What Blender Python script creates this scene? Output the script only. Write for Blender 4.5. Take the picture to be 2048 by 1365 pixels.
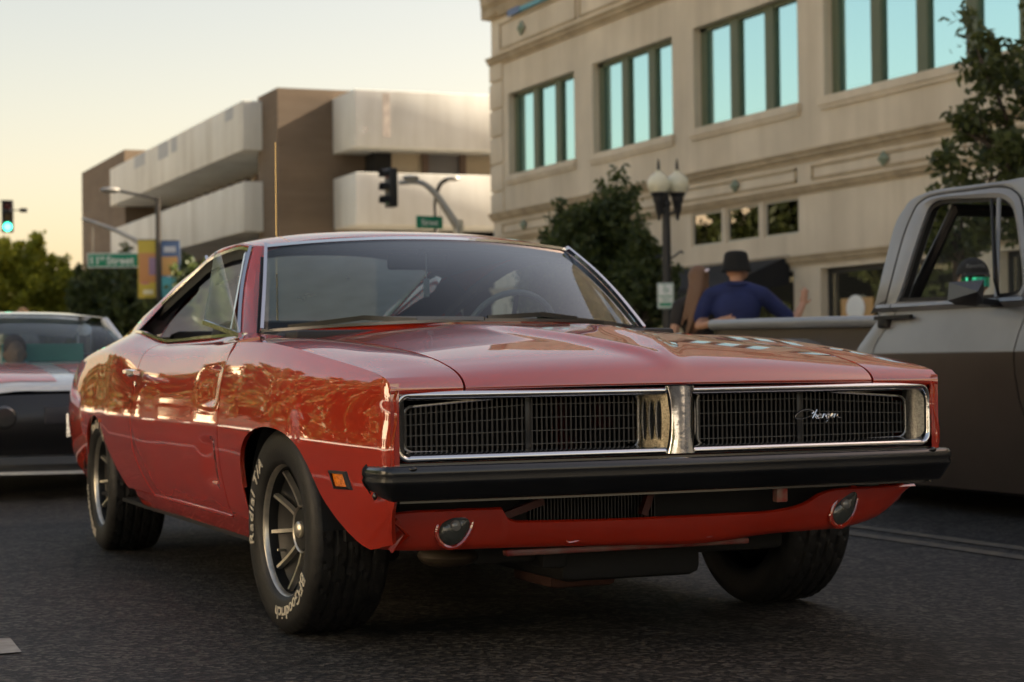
import bpy, bmesh, math, random
import numpy as np
from mathutils import Vector, Matrix
for o in list(bpy.data.objects): bpy.data.objects.remove(o)
SC = bpy.context.scene
COL = SC.collection
R = math.radians
random.seed(7); RNG = np.random.default_rng(11)

# ------------------------------------------------------------------ camera
TH, PI_, RO = R(22.3837), R(0.6453), R(-0.7518)
CAM = Vector((5.64257, -2.46120, 0.80759))
fw = Vector((-math.cos(TH)*math.cos(PI_), math.sin(TH)*math.cos(PI_), math.sin(PI_)))
rt0 = Vector((math.sin(TH), math.cos(TH), 0)); up0 = rt0.cross(fw)
rt = rt0*math.cos(RO) + up0*math.sin(RO); up = -rt0*math.sin(RO) + up0*math.cos(RO)
cd = bpy.data.cameras.new('camera'); cam = bpy.data.objects.new('camera', cd); COL.objects.link(cam)
cam.matrix_world = Matrix(((rt.x, up.x, -fw.x, CAM.x), (rt.y, up.y, -fw.y, CAM.y), (rt.z, up.z, -fw.z, CAM.z), (0, 0, 0, 1)))
cd.lens = 3855.1/2048*36; cd.sensor_width = 36; cd.clip_end = 2000; cd.clip_start = 0.05
cd.dof.use_dof = True; cd.dof.focus_distance = 5.0; cd.dof.aperture_fstop = 5.6; cd.dof.aperture_blades = 0
SC.camera = cam
# ------------------------------------------------------------------ sky, sun, exposure
SUN_EL, SUN_DIR = R(29.0), Vector((0.10, 0.995, 0)).normalized()
w = bpy.data.worlds.new('World'); SC.world = w; w.use_nodes = True
nt = w.node_tree; nt.nodes.clear()
wo = nt.nodes.new('ShaderNodeOutputWorld'); bg = nt.nodes.new('ShaderNodeBackground'); sk = nt.nodes.new('ShaderNodeTexSky')
sk.sky_type = 'NISHITA'; sk.sun_disc = False; sk.sun_elevation = SUN_EL
sk.sun_rotation = math.atan2(SUN_DIR.x, SUN_DIR.y)
sk.air_density = 1.1; sk.dust_density = 1.8; sk.ozone_density = 1.0; sk.altitude = 0
bg.inputs[1].default_value = 0.058
wt = nt.nodes.new('ShaderNodeMix'); wt.data_type = 'RGBA'; wt.blend_type = 'MULTIPLY'; wt.inputs[0].default_value = 1; wt.inputs[7].default_value = (1.0, .755, .575, 1)   # warm white balance
nt.links.new(sk.outputs[0], wt.inputs[6]); nt.links.new(wt.outputs[2], bg.inputs[0]); nt.links.new(bg.outputs[0], wo.inputs[0])
sl = bpy.data.lights.new('sun', 'SUN'); sl.energy = 5.0; sl.angle = R(0.6); sl.color = (1.0, 0.86, 0.66)
so = bpy.data.objects.new('sun', sl); COL.objects.link(so)
sv = Vector((SUN_DIR.x*math.cos(SUN_EL), SUN_DIR.y*math.cos(SUN_EL), math.sin(SUN_EL)))
so.rotation_euler = sv.to_track_quat('Z', 'Y').to_euler(); so.location = (0, 0, 60)
SC.view_settings.view_transform = 'Standard'; SC.view_settings.look = 'None'
SC.view_settings.gamma = 1.0; SC.view_settings.exposure = 2.4; SC.view_settings.use_curve_mapping = False

# ------------------------------------------------------------------ helpers
def ray(px, py): return fw + rt*((px-1024)/3855.1) - up*((py-682.5)/3855.1)
def on(px, py, ax, v):
    d = ray(px, py); i = 'xyz'.index(ax); return CAM + d*((v-CAM[i])/d[i])
def at(px, py, D): return CAM + ray(px, py)*D

MATS = {}
def mat(name, col=(.5,.5,.5), rough=.5, metal=0., coat=0., coat_r=.03, spec=.5, noise=None, bump=None, emit=None, alpha_glass=None, trans=0., sss=None):
    """noise=(scale, amount, detail[, second colour]) colour variation in object space; bump=(scale,strength)"""
    if name in MATS: return MATS[name]
    m = bpy.data.materials.new(name); m.use_nodes = True; n = m.node_tree; b = n.nodes['Principled BSDF']
    b.inputs['Base Color'].default_value = (*col, 1); b.inputs['Roughness'].default_value = rough
    b.inputs['Metallic'].default_value = metal; b.inputs['Coat Weight'].default_value = coat
    b.inputs['Coat Roughness'].default_value = coat_r; b.inputs['Specular IOR Level'].default_value = spec
    tc = n.nodes.new('ShaderNodeTexCoord')
    if noise:
        nz = n.nodes.new('ShaderNodeTexNoise'); nz.inputs['Scale'].default_value = noise[0]; nz.inputs['Detail'].default_value = noise[2]
        n.links.new(tc.outputs['Object'], nz.inputs['Vector'])
        rp = n.nodes.new('ShaderNodeValToRGB'); a = noise[1]
        c2 = noise[3] if len(noise) > 3 else tuple(min(1, c*(1+a)) for c in col)
        c1 = col if len(noise) > 3 else tuple(c*(1-a) for c in col)
        rp.color_ramp.elements[0].position = .32; rp.color_ramp.elements[1].position = .68
        rp.color_ramp.elements[0].color = (*c1, 1); rp.color_ramp.elements[1].color = (*c2, 1)
        n.links.new(nz.outputs['Fac'], rp.inputs['Fac']); n.links.new(rp.outputs['Color'], b.inputs['Base Color'])
    if bump:
        nb = n.nodes.new('ShaderNodeTexNoise'); nb.inputs['Scale'].default_value = bump[0]; nb.inputs['Detail'].default_value = 4
        n.links.new(tc.outputs['Object'], nb.inputs['Vector'])
        bp = n.nodes.new('ShaderNodeBump'); bp.inputs['Strength'].default_value = bump[1]; bp.inputs['Distance'].default_value = .01
        n.links.new(nb.outputs['Fac'], bp.inputs['Height']); n.links.new(bp.outputs['Normal'], b.inputs['Normal'])
    if emit: b.inputs['Emission Color'].default_value = (*emit[0], 1); b.inputs['Emission Strength'].default_value = emit[1]
    if trans: b.inputs['Transmission Weight'].default_value = trans
    MATS[name] = m; return m

def glass(name, tint=(.75,.85,.85), ior=1.5, refl=(1,1,1), dust=0., thru=False, dustcol=(.5,.5,.45), rough=0.0):
    """thin sheet glass: tinted see-through + Fresnel mirror (+ a film of dust)"""
    if name in MATS: return MATS[name]
    m = bpy.data.materials.new(name); m.use_nodes = True; n = m.node_tree; n.nodes.clear()
    o = n.nodes.new('ShaderNodeOutputMaterial'); t = n.nodes.new('ShaderNodeBsdfTransparent'); g = n.nodes.new('ShaderNodeBsdfGlossy')
    t.inputs[0].default_value = (*tint, 1); g.inputs[0].default_value = (*refl, 1); g.inputs['Roughness'].default_value = rough
    lw = n.nodes.new('ShaderNodeLayerWeight'); lw.inputs[0].default_value = .5; f0 = 1.9*((ior-1)/(ior+1))**2
    pw_ = n.nodes.new('ShaderNodeMath'); pw_.operation = 'POWER'; pw_.inputs[1].default_value = 4.5; n.links.new(lw.outputs['Facing'], pw_.inputs[0])
    f = n.nodes.new('ShaderNodeMath'); f.operation = 'MULTIPLY_ADD'; f.inputs[1].default_value = 1-f0; f.inputs[2].default_value = f0; f.use_clamp = True; n.links.new(pw_.outputs[0], f.inputs[0])
    mx = n.nodes.new('ShaderNodeMixShader'); n.links.new(f.outputs[0], mx.inputs[0]); n.links.new(t.outputs[0], mx.inputs[1]); n.links.new(g.outputs[0], mx.inputs[2])
    last = mx
    if dust:
        d = n.nodes.new('ShaderNodeBsdfTranslucent' if thru else 'ShaderNodeBsdfDiffuse'); d.inputs[0].default_value = (*dustcol, 1)
        tc = n.nodes.new('ShaderNodeTexCoord'); nz = n.nodes.new('ShaderNodeTexNoise'); nz.inputs['Scale'].default_value = 7; nz.inputs['Detail'].default_value = 6
        n.links.new(tc.outputs['Object'], nz.inputs['Vector'])
        mp = n.nodes.new('ShaderNodeMapRange'); mp.inputs['From Min'].default_value = .3; mp.inputs['From Max'].default_value = .75
        mp.inputs['To Min'].default_value = dust*(.85 if thru else .5); mp.inputs['To Max'].default_value = dust*(1.12 if thru else 1.4)
        n.links.new(nz.outputs['Fac'], mp.inputs['Value'])
        m2 = n.nodes.new('ShaderNodeMixShader'); n.links.new(mp.outputs[0], m2.inputs[0]); n.links.new(mx.outputs[0], m2.inputs[1]); n.links.new(d.outputs[0], m2.inputs[2]); last = m2
    n.links.new(last.outputs[0], o.inputs[0]); MATS[name] = m; return m

class MB:
    def __init__(s): s.v = []; s.f = []
    def add(s, vs, fs):
        b = len(s.v); s.v.extend([tuple(p) for p in vs]); s.f.extend([tuple(i+b for i in q) for q in fs]); return s
    def box(s, x0, x1, y0, y1, z0, z1, M=None):
        vs = [Vector((x, y, z)) for x in (x0, x1) for y in (y0, y1) for z in (z0, z1)]
        if M is not None: vs = [M @ p for p in vs]
        return s.add(vs, [(0,1,3,2),(4,6,7,5),(0,4,5,1),(2,3,7,6),(0,2,6,4),(1,5,7,3)])
    def cbox(s, x0, x1, y0, y1, z0, z1, c=.01, M=None):
        bm = bmesh.new(); bmesh.ops.create_cube(bm, size=1)
        for p in bm.verts: p.co = Vector(((x0+x1)/2+p.co.x*(x1-x0), (y0+y1)/2+p.co.y*(y1-y0), (z0+z1)/2+p.co.z*(z1-z0)))
        bmesh.ops.bevel(bm, geom=bm.edges[:], offset=c, segments=2, affect='EDGES', profile=.5)
        bm.verts.index_update()
        vs = [(M @ p.co if M is not None else p.co.copy()) for p in bm.verts]; fs = [[p.index for p in q.verts] for q in bm.faces]; bm.free()
        return s.add(vs, fs)
    def grid(s, P, closeu=False, closev=False, flip=False):
        nu, nv = len(P), len(P[0]); b = len(s.v)
        for row in P: s.v.extend([tuple(p) for p in row])
        for i in range(nu if closeu else nu-1):
            for j in range(nv if closev else nv-1):
                a, c = i*nv+j, ((i+1) % nu)*nv+j; a2, c2 = i*nv+(j+1) % nv, ((i+1) % nu)*nv+(j+1) % nv
                q = (b+a, b+c, b+c2, b+a2); s.f.append(q[::-1] if flip else q)
        return s
    def tube(s, path, r, n=8, cap=True):
        path = [Vector(p) for p in path]; k = len(path); rr = r if isinstance(r, (list, tuple)) else [r]*k
        P = []; t0 = (path[1]-path[0]).normalized(); a = t0.orthogonal().normalized()
        for i in range(k):
            t = (path[min(i+1, k-1)]-path[max(i-1, 0)]).normalized()
            a = (a - t*a.dot(t)).normalized(); c = t.cross(a)
            P.append([path[i] + (a*math.cos(2*math.pi*j/n)+c*math.sin(2*math.pi*j/n))*rr[i] for j in range(n)])
        b = len(s.v); s.grid(P, closev=True)
        if cap: s.f.append(tuple(b+j for j in range(n))[::-1]); s.f.append(tuple(b+(k-1)*n+j for j in range(n)))
        return s
    def ribbon(s, path, prof, upv=(0,0,1)):
        """sweep a closed profile [(side, up)] along a path"""
        path = [Vector(p) for p in path]; k = len(path); P = []; U = Vector(upv)
        for i in range(k):
            t = (path[min(i+1, k-1)]-path[max(i-1, 0)]).normalized(); sd = t.cross(U).normalized(); u = sd.cross(t)
            P.append([path[i] + sd*a + u*c for a, c in prof])
        b = len(s.v); n = len(prof); s.grid(P, closev=True); s.f.append(tuple(b+j for j in range(n))[::-1]); s.f.append(tuple(b+(k-1)*n+j for j in range(n)))
        return s
    def lathe(s, prof, axis='y', c=(0,0,0), n=48):
        """prof: [(r, h)] around axis through c"""
        P = []; c = Vector(c)
        for j in range(n):
            a = 2*math.pi*j/n; row = []
            for r_, h in prof:
                ca, sa = r_*math.cos(a), r_*math.sin(a)
                row.append(c + (Vector((ca, h, sa)) if axis == 'y' else Vector((h, ca, sa)) if axis == 'x' else Vector((ca, sa, h))))
            P.append(row)
        return s.grid(P, closeu=True)
    def sphere(s, c, r, n=16, m=10, M=None):
        rx, ry, rz = r if isinstance(r, (tuple, list)) else (r, r, r); P = []
        for i in range(m+1):
            t = math.pi*i/m; row = []
            for j in range(n):
                a = 2*math.pi*j/n; p = Vector((rx*math.sin(t)*math.cos(a), ry*math.sin(t)*math.sin(a), rz*math.cos(t)))
                if M is not None: p = M @ p
                row.append(Vector(c)+p)
            P.append(row)
        return s.grid(P, closev=True)
    def prism(s, poly, y0, y1, ax='y'):
        """extrude polygon [(a,b)] along axis ax"""
        n = len(poly); f = {'y': lambda a, b, h: (a, h, b), 'x': lambda a, b, h: (h, a, b), 'z': lambda a, b, h: (a, b, h)}[ax]
        vs = [f(a, b, y0) for a, b in poly]+[f(a, b, y1) for a, b in poly]
        return s.add(vs, [tuple(range(n))[::-1], tuple(range(n, 2*n))]+[(i, (i+1) % n, n+(i+1) % n, n+i) for i in range(n)])
    def mirror_y(s):
        m = MB(); m.v = [(x, -y, z) for x, y, z in s.v]; m.f = [q[::-1] for q in s.f]; return m
    def build(s, name, m, parent=None, smooth=True, ang=32, loc=None):
        me = bpy.data.meshes.new(name); me.from_pydata(s.v, [], s.f); me.update()
        if m is not None: me.materials.append(m)
        if smooth:
            me.shade_smooth()
            try: me.set_sharp_from_angle(angle=R(ang))
            except Exception: pass
        o = bpy.data.objects.new(name, me); COL.objects.link(o)
        if parent is not None: o.parent = parent
        if loc is not None: o.location = loc
        return o
def fixn(o):
    bm = bmesh.new(); bm.from_mesh(o.data); bmesh.ops.recalc_face_normals(bm, faces=bm.faces); bm.to_mesh(o.data); bm.free(); return o
def thing(name, label, cat, loc=(0,0,0), rz=0, group=None):
    o = bpy.data.objects.new(name, None); COL.objects.link(o); o.location = loc; o.rotation_euler = (0, 0, rz); o.empty_display_size = .2
    return tag(o, label, cat, group)
def tag(o, label=None, cat=None, group=None, kind=None):
    if label: o['label'] = label
    if cat: o['category'] = cat
    if group: o['group'] = group
    if kind: o['kind'] = kind
    return o
def link_copy(o, parent, loc=None, rot=None):
    c = o.copy(); COL.objects.link(c); c.parent = parent
    if loc is not None: c.location = loc
    if rot is not None: c.rotation_euler = rot
    return c
def dup(root, loc=None, rz=None, label=None):
    r = root.copy(); COL.objects.link(r)
    if loc is not None: r.location = loc
    if rz is not None: r.rotation_euler = (0, 0, rz)
    if label: r['label'] = label
    for ch in list(root.children):
        c = ch.copy(); COL.objects.link(c); c.parent = r
        for g in list(ch.children):
            d = g.copy(); COL.objects.link(d); d.parent = c
    return r
def itp(xs, ys):
    """smooth (limited cubic Hermite) interpolation; xs in any monotone order"""
    pr = sorted(zip(xs, ys)); X = [p[0] for p in pr]; Y = [p[1] for p in pr]; n = len(X)
    d = [(Y[i+1]-Y[i])/(X[i+1]-X[i]) for i in range(n-1)]; m = [d[0]]
    for i in range(1, n-1): m.append(0 if d[i-1]*d[i] <= 0 else 2*d[i-1]*d[i]/(d[i-1]+d[i]))
    m.append(d[-1])
    def f(x):
        if x <= X[0]: return Y[0]
        if x >= X[-1]: return Y[-1]
        lo, hi = 0, n-1
        while hi-lo > 1:
            k = (lo+hi)//2
            if X[k] <= x: lo = k
            else: hi = k
        h = X[lo+1]-X[lo]; t = (x-X[lo])/h
        return (2*t**3-3*t*t+1)*Y[lo]+(t**3-2*t*t+t)*h*m[lo]+(-2*t**3+3*t*t)*Y[lo+1]+(t**3-t*t)*h*m[lo+1]
    return f
def crom(pts, t):
    """Catmull-Rom through pts, t in 0..n-1"""
    n = len(pts); i = min(int(t), n-2); u = t-i
    p0, p1, p2, p3 = pts[max(i-1, 0)], pts[i], pts[i+1], pts[min(i+2, n-1)]
    return tuple(.5*((2*b)+(-a+c)*u+(2*a-5*b+4*c-d)*u*u+(-a+3*b-3*c+d)*u**3) for a, b, c, d in zip(p0, p1, p2, p3))
def curve(pts, n):
    return [crom(pts, (len(pts)-1)*k/(n-1)) for k in range(n)]
def sstep(a, b, x):
    t = min(1, max(0, (x-a)/(b-a))); return t*t*(3-2*t)
def text_mesh(body, size, shear=0., extrude=0., bevel=0., spacing=1., bold=0.):
    c = bpy.data.curves.new('t', 'FONT'); c.body = body; c.size = size; c.shear = shear; c.extrude = extrude; c.offset = bold
    c.space_character = spacing; c.align_x = 'CENTER'; c.align_y = 'CENTER'; c.resolution_u = 3
    o = bpy.data.objects.new('t', c); COL.objects.link(o)
    dg = bpy.context.evaluated_depsgraph_get(); me = bpy.data.meshes.new_from_object(o.evaluated_get(dg))
    mb = MB(); mb.v = [tuple(v.co) for v in me.vertices]; mb.f = [tuple(p.vertices) for p in me.polygons]
    bpy.data.objects.remove(o); bpy.data.curves.remove(c); bpy.data.meshes.remove(me); return mb
def panel(P, th=.012, flip=False):
    """open grid plus a turned-in edge of its own vertices, so that panel gaps have depth"""
    mb = MB(); nu, nv = len(P), len(P[0]); mb.grid(P, flip=flip)
    V = lambda i, j: Vector(P[i][j])
    def nrm(i, j):
        a = V(min(i+1, nu-1), j)-V(max(i-1, 0), j); b = V(i, min(j+1, nv-1))-V(i, max(j-1, 0)); n = a.cross(b)
        if n.length < 1e-9: return Vector((0, 0, 0))
        return n.normalized()*(-1 if flip else 1)
    for loop in ([(i, 0) for i in range(nu)], [(nu-1, j) for j in range(nv)], [(i, nv-1) for i in range(nu-1, -1, -1)], [(0, j) for j in range(nv-1, -1, -1)]):
        mb.grid([[V(*q), V(*q)-nrm(*q)*th] for q in loop], flip=not flip)
    return mb
def joinmb(*ms):
    r = MB()
    for m in ms: r.add(m.v, m.f)
    return r

# ------------------------------------------------------------------ shared materials
M_red = mat('red_paint', (.42, .019, .002), .5, 0, 1.0, .02, spec=.12, noise=(1.3, .08, 3))
MATS['red_paint'].node_tree.nodes['Principled BSDF'].inputs['Coat IOR'].default_value = 2.35
M_chrome = mat('chrome', (.72, .72, .74), .10, 1.0, bump=(60, .03))
M_pitted = mat('pitted_silver', (.34, .33, .31), .34, .9, bump=(180, .08), noise=(160, .30, 3))
M_black = mat('satin_black_paint', (.006, .007, .009), .30, 0, .6, .15, noise=(5, .3, 4), bump=(220, .05))
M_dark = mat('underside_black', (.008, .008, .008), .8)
M_rubber = mat('tyre_rubber', (.0105, .010, .0095), .55, noise=(9, .35, 5), bump=(150, .15))
M_trim = mat('black_trim', (.010, .010, .011), .5)
M_white_letter = mat('raised_white_letter', (.62, .56, .44), .7, noise=(60, .25, 3))
M_silver = mat('machined_wheel_silver', (.62, .58, .50), .30, .85, noise=(30, .15, 3))
M_wheelblack = mat('wheel_black_paint', (.005, .005, .005), .45)
M_rearglass = glass('dusty_rear_glass', (.70,.74,.73), 1.45, dust=.34, thru=True, dustcol=(.62,.64,.60))
M_darkchrome = mat('dull_chrome', (.13,.13,.14), .28, 1.0)
M_glass = glass('windshield_glass', (.46, .58, .61), 1.27, dust=.010, dustcol=(.42, .47, .48))
M_sideglass = glass('clear_side_glass', (.82, .87, .88), 1.5, dust=.10, dustcol=(.5,.53,.55))
M_vinyl = mat('black_vinyl', (.014, .014, .015), .55, bump=(300, .1))
M_amber = mat('amber_lens', (.85, .22, .01), .15, coat=.6, bump=(90, .4))
M_lens = mat('smoked_lamp_lens', (.05, .055, .05), .12, 0, 1.0, .02, bump=(70, .3))
# ================================================================== SETTING
def asphalt():
    m = bpy.data.materials.new('asphalt'); m.use_nodes = True; n = m.node_tree; b = n.nodes['Principled BSDF']
    tc = n.nodes.new('ShaderNodeTexCoord')
    def nz(s, d=6, rgh=.6):
        q = n.nodes.new('ShaderNodeTexNoise'); q.inputs['Scale'].default_value = s; q.inputs['Detail'].default_value = d; q.inputs['Roughness'].default_value = rgh
        n.links.new(tc.outputs['Object'], q.inputs['Vector']); return q
    v = n.nodes.new('ShaderNodeTexVoronoi'); v.inputs['Scale'].default_value = 62; n.links.new(tc.outputs['Object'], v.inputs['Vector'])
    big = nz(.35, 5); fine = nz(240, 3)
    r1 = n.nodes.new('ShaderNodeValToRGB'); r1.color_ramp.elements[0].color = (.012,.0115,.011,1); r1.color_ramp.elements[1].color = (.175,.158,.136,1); r1.color_ramp.elements[0].position = .45; r1.color_ramp.elements[1].position = .92
    n.links.new(v.outputs['Color'], r1.inputs['Fac'])
    r2 = n.nodes.new('ShaderNodeValToRGB'); r2.color_ramp.elements[0].color = (.45,.45,.45,1); r2.color_ramp.elements[1].color = (.95,.93,.90,1); r2.color_ramp.elements[0].position = .3; r2.color_ramp.elements[1].position = .7
    n.links.new(big.outputs['Fac'], r2.inputs['Fac'])
    mx = n.nodes.new('ShaderNodeMix'); mx.data_type = 'RGBA'; mx.blend_type = 'MULTIPLY'; mx.inputs[0].default_value = 1
    n.links.new(r1.outputs['Color'], mx.inputs[6]); n.links.new(r2.outputs['Color'], mx.inputs[7])
    # cracks sealed dark
    w_ = nz(1.4, 4); vm = n.nodes.new('ShaderNodeVectorMath'); vm.operation = 'MULTIPLY_ADD'; vm.inputs[1].default_value = (.6,.6,.6)
    n.links.new(w_.outputs['Color'], vm.inputs[0]); n.links.new(tc.outputs['Object'], vm.inputs[2])
    cr = n.nodes.new('ShaderNodeTexVoronoi'); cr.feature = 'DISTANCE_TO_EDGE'; cr.inputs['Scale'].default_value = .8; n.links.new(vm.outputs[0], cr.inputs['Vector'])
    r3 = n.nodes.new('ShaderNodeValToRGB'); r3.color_ramp.elements[0].color = (.12,.12,.12,1); r3.color_ramp.elements[1].color = (1,1,1,1); r3.color_ramp.elements[0].position = .0; r3.color_ramp.elements[1].position = .026
    n.links.new(cr.outputs['Distance'], r3.inputs['Fac'])
    mx2 = n.nodes.new('ShaderNodeMix'); mx2.data_type = 'RGBA'; mx2.blend_type = 'MULTIPLY'; mx2.inputs[0].default_value = 1
    n.links.new(mx.outputs[2], mx2.inputs[6]); n.links.new(r3.outputs['Color'], mx2.inputs[7]); n.links.new(mx2.outputs[2], b.inputs['Base Color'])
    
    oil = nz(.9, 3); r4 = n.nodes.new('ShaderNodeValToRGB'); r4.color_ramp.elements[0].position = .56; r4.color_ramp.elements[1].position = .72; r4.color_ramp.elements[0].color = (1,1,1,1); r4.color_ramp.elements[1].color = (.45,.43,.42,1); n.links.new(oil.outputs['Fac'], r4.inputs['Fac'])
    mx3 = n.nodes.new('ShaderNodeMix'); mx3.data_type = 'RGBA'; mx3.blend_type = 'MULTIPLY'; mx3.inputs[0].default_value = 1; n.links.new(mx2.outputs[2], mx3.inputs[6]); n.links.new(r4.outputs['Color'], mx3.inputs[7]); n.links.new(mx3.outputs[2], b.inputs['Base Color'])
    b.inputs['Roughness'].default_value = .62; b.inputs['Specular IOR Level'].default_value = .35
    ad = n.nodes.new('ShaderNodeMath'); ad.operation = 'ADD'; n.links.new(v.outputs['Distance'], ad.inputs[0]); n.links.new(fine.outputs['Fac'], ad.inputs[1])
    bp = n.nodes.new('ShaderNodeBump'); bp.inputs['Strength'].default_value = 1.0; bp.inputs['Distance'].default_value = .010
    n.links.new(ad.outputs[0], bp.inputs['Height']); n.links.new(bp.outputs['Normal'], b.inputs['Normal'])
    return m
M_asph = asphalt()
tag(MB().box(-900, 900, -900, 900, -.3, -.02).build('ground', mat('far_ground', (.12,.11,.09), .9, noise=(.05,.3,4)), smooth=False), kind='structure')
tag(MB().add([(-300,-14,0),(120,-14,0),(120,14,0),(-300,14,0)], [(0,1,2,3)]).build('road', M_asph, smooth=False), kind='structure')
# pavements with kerbs and slab joints
M_walk = mat('concrete_pavement', (.33,.31,.28), .85, noise=(1.2,.18,5), bump=(40,.15)); M_kerb = mat('kerb_concrete', (.38,.36,.32), .8, noise=(3,.2,4))
for nm, x0, x1, y0, y1 in (('pavement', -46.5, 60, 9.6, 40), ('pavement', -150, -63.5, 9.6, 40), ('pavement', -46.5, 80, -40, -11.5), ('pavement', -150, -63.5, -40, -11.5)):
    pv = tag(MB().box(x0, x1, y0, y1, -.05, .13).build(nm, M_walk, smooth=False), kind='structure')
    yk = y0 if y0 > 0 else y1; s_ = -1 if y0 > 0 else 1
    MB().box(x0, x1, *sorted((yk, yk+s_*.16)), -.05, .135).build('kerb', M_kerb, pv, smooth=False)
M_paint = mat('worn_road_paint', (.50,.48,.42), .8, noise=(6,.5,6,(.18,.17,.15)))
for i, (x0, x1, y0, y1) in enumerate(((-40, -1.3, -2.42, -2.30), (2, 30, -2.42, -2.30), (-47.2, -46.8, -11, 9), (-62.8, -62.4, -11, 9))):
    tag(MB().add([(x0,y0,.004),(x1,y0,.004),(x1,y1,.004),(x0,y1,.004)], [(0,1,2,3)]).build('lane_marking', M_paint, smooth=False), kind='structure')
tag(MB().add([(x_-.17,y_-.05,.004),(x_+.16,y_-.06,.004),(x_+.15,y_+.05,.004),(x_-.16,y_+.06,.004)], [(0,1,2,3)]).build('lane_marking', M_paint, smooth=False), kind='structure') if (x_ := -.12) is not None and (y_ := -1.72) else None
# a painted corner mark at the lower left and faint yellow lines right of the coupe
M_yel = mat('faint_yellow_paint', (.13,.105,.065), .8, noise=(10,.4,6,(.05,.046,.04)))
for y0 in (2.30, 2.52): tag(MB().add([(-30,y0,.004),(25,y0,.004),(25,y0+.10,.004),(-30,y0+.10,.004)], [(0,1,2,3)]).build('lane_marking', M_yel, smooth=False), kind='structure')
# ================================================================== THE RED COUPE
car = thing('muscle_car', 'glossy red two-door muscle car with black front bumper and hidden-headlight grille', 'car')
ymax = itp([.90,.88,.7,.5,.2,0,-.3,-.58,-1,-1.5,-2,-2.5,-2.9,-3.3,-3.7,-4,-4.2,-4.32], [.852,.862,.898,.922,.944,.95,.95,.948,.944,.945,.95,.948,.935,.926,.905,.865,.82,.76])
zc = itp([.885,.76,.35,.1,-.2,-.55,-1,-1.5,-1.9,-2.3,-2.7,-3.2,-3.7,-4,-4.2,-4.32], [.764,.788,.834,.859,.88,.886,.872,.866,.870,.887,.902,.885,.85,.815,.77,.70])
yc = itp([.885,.6,.3,0,-.3,-.58,-1,-1.5,-2,-2.5,-2.9,-3.3,-3.7,-4,-4.2,-4.32], [.846,.862,.872,.878,.880,.878,.872,.872,.88,.888,.878,.862,.84,.80,.75,.68])
zb = itp([-.585,-.8,-1.29,-1.92,-2.1,-2.345,-2.5,-2.8,-3.2,-3.7,-4,-4.2,-4.32], [.905,.912,.91,.906,.914,.937,.951,.962,.938,.905,.88,.835,.77])
yb = itp([-.585,-1.5,-2.5,-2.8,-3.2,-3.7,-4,-4.2,-4.32], [.80,.80,.798,.775,.745,.72,.70,.66,.58])
zw = .60
def sec(x, belt=False):
    ym, c, z = ymax(x), yc(x), zc(x); k = min(1., (z-.60)/.27)
    p = [(ym-.085,.25),(ym-.042,.335),(ym-.012,.46),(ym,.585),(ym-.010,.60+.11*k),(c+(ym-c)*.50,z-.062*k),(c,z)]
    if belt: p.append((yb(x), zb(x)))
    return p
def v_at(p, z):
    lo, hi = 0., 6.
    for _ in range(28):
        m = (lo+hi)/2
        if crom(p, m)[1] < z: lo = m
        else: hi = m
    return lo
ARF = [(-.321,.25),(-.320,.36),(-.318,.44),(-.29,.53),(-.22,.585),(-.12,.613),(0,.625),(.12,.622),(.24,.603),(.33,.57),(.40,.52),(.47,.44),(.56,.373),(.65,.325),(.72,.309)]
ARR = [(-3.202,.25),(-3.20,.33),(-3.19,.42),(-3.15,.5),(-3.09,.555),(-3.0,.588),(-2.9,.60),(-2.78,.58),(-2.68,.535),(-2.58,.46),(-2.48,.4),(-2.38,.34),(-2.28,.29),(-2.2,.2505)]
def dense(pts, n):
    return curve(pts, n)
def low_line(arch, base):
    A = dense(arch, 90)
    X = [a[0] for a in A]; Z = [a[1] for a in A]
    def f(x):
        if x <= X[0] or x >= X[-1]: return base(x)
        return max(base(x), float(np.interp(x, X, Z)))
    return f, A
def side_grid(xs, zlow, vtop, belt, xshift=None, nv=46, zfix=None, sgn=-1):
    P = []
    for x in xs:
        p = sec(x, belt); z0 = zlow(x); v0 = v_at(p, z0) if z0 > p[0][1]+1e-4 else 0.
        row = []
        for j in range(nv):
            t = j/(nv-1); v = v0+(vtop-v0)*t; y, z = crom(p, v)
            xx = x + (xshift(x, z) if xshift else 0)
            # tuck the nose corner
            if xx > .862: y -= 22*(xx-.862)**2
            if xx > .845 and not belt: z -= .026*sstep(.845, .889, xx)*sstep(.69, .764, z)
            row.append((xx, sgn*y, z))
        P.append(row)
    return P
DX0, DX1 = -.585, -2.02
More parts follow.
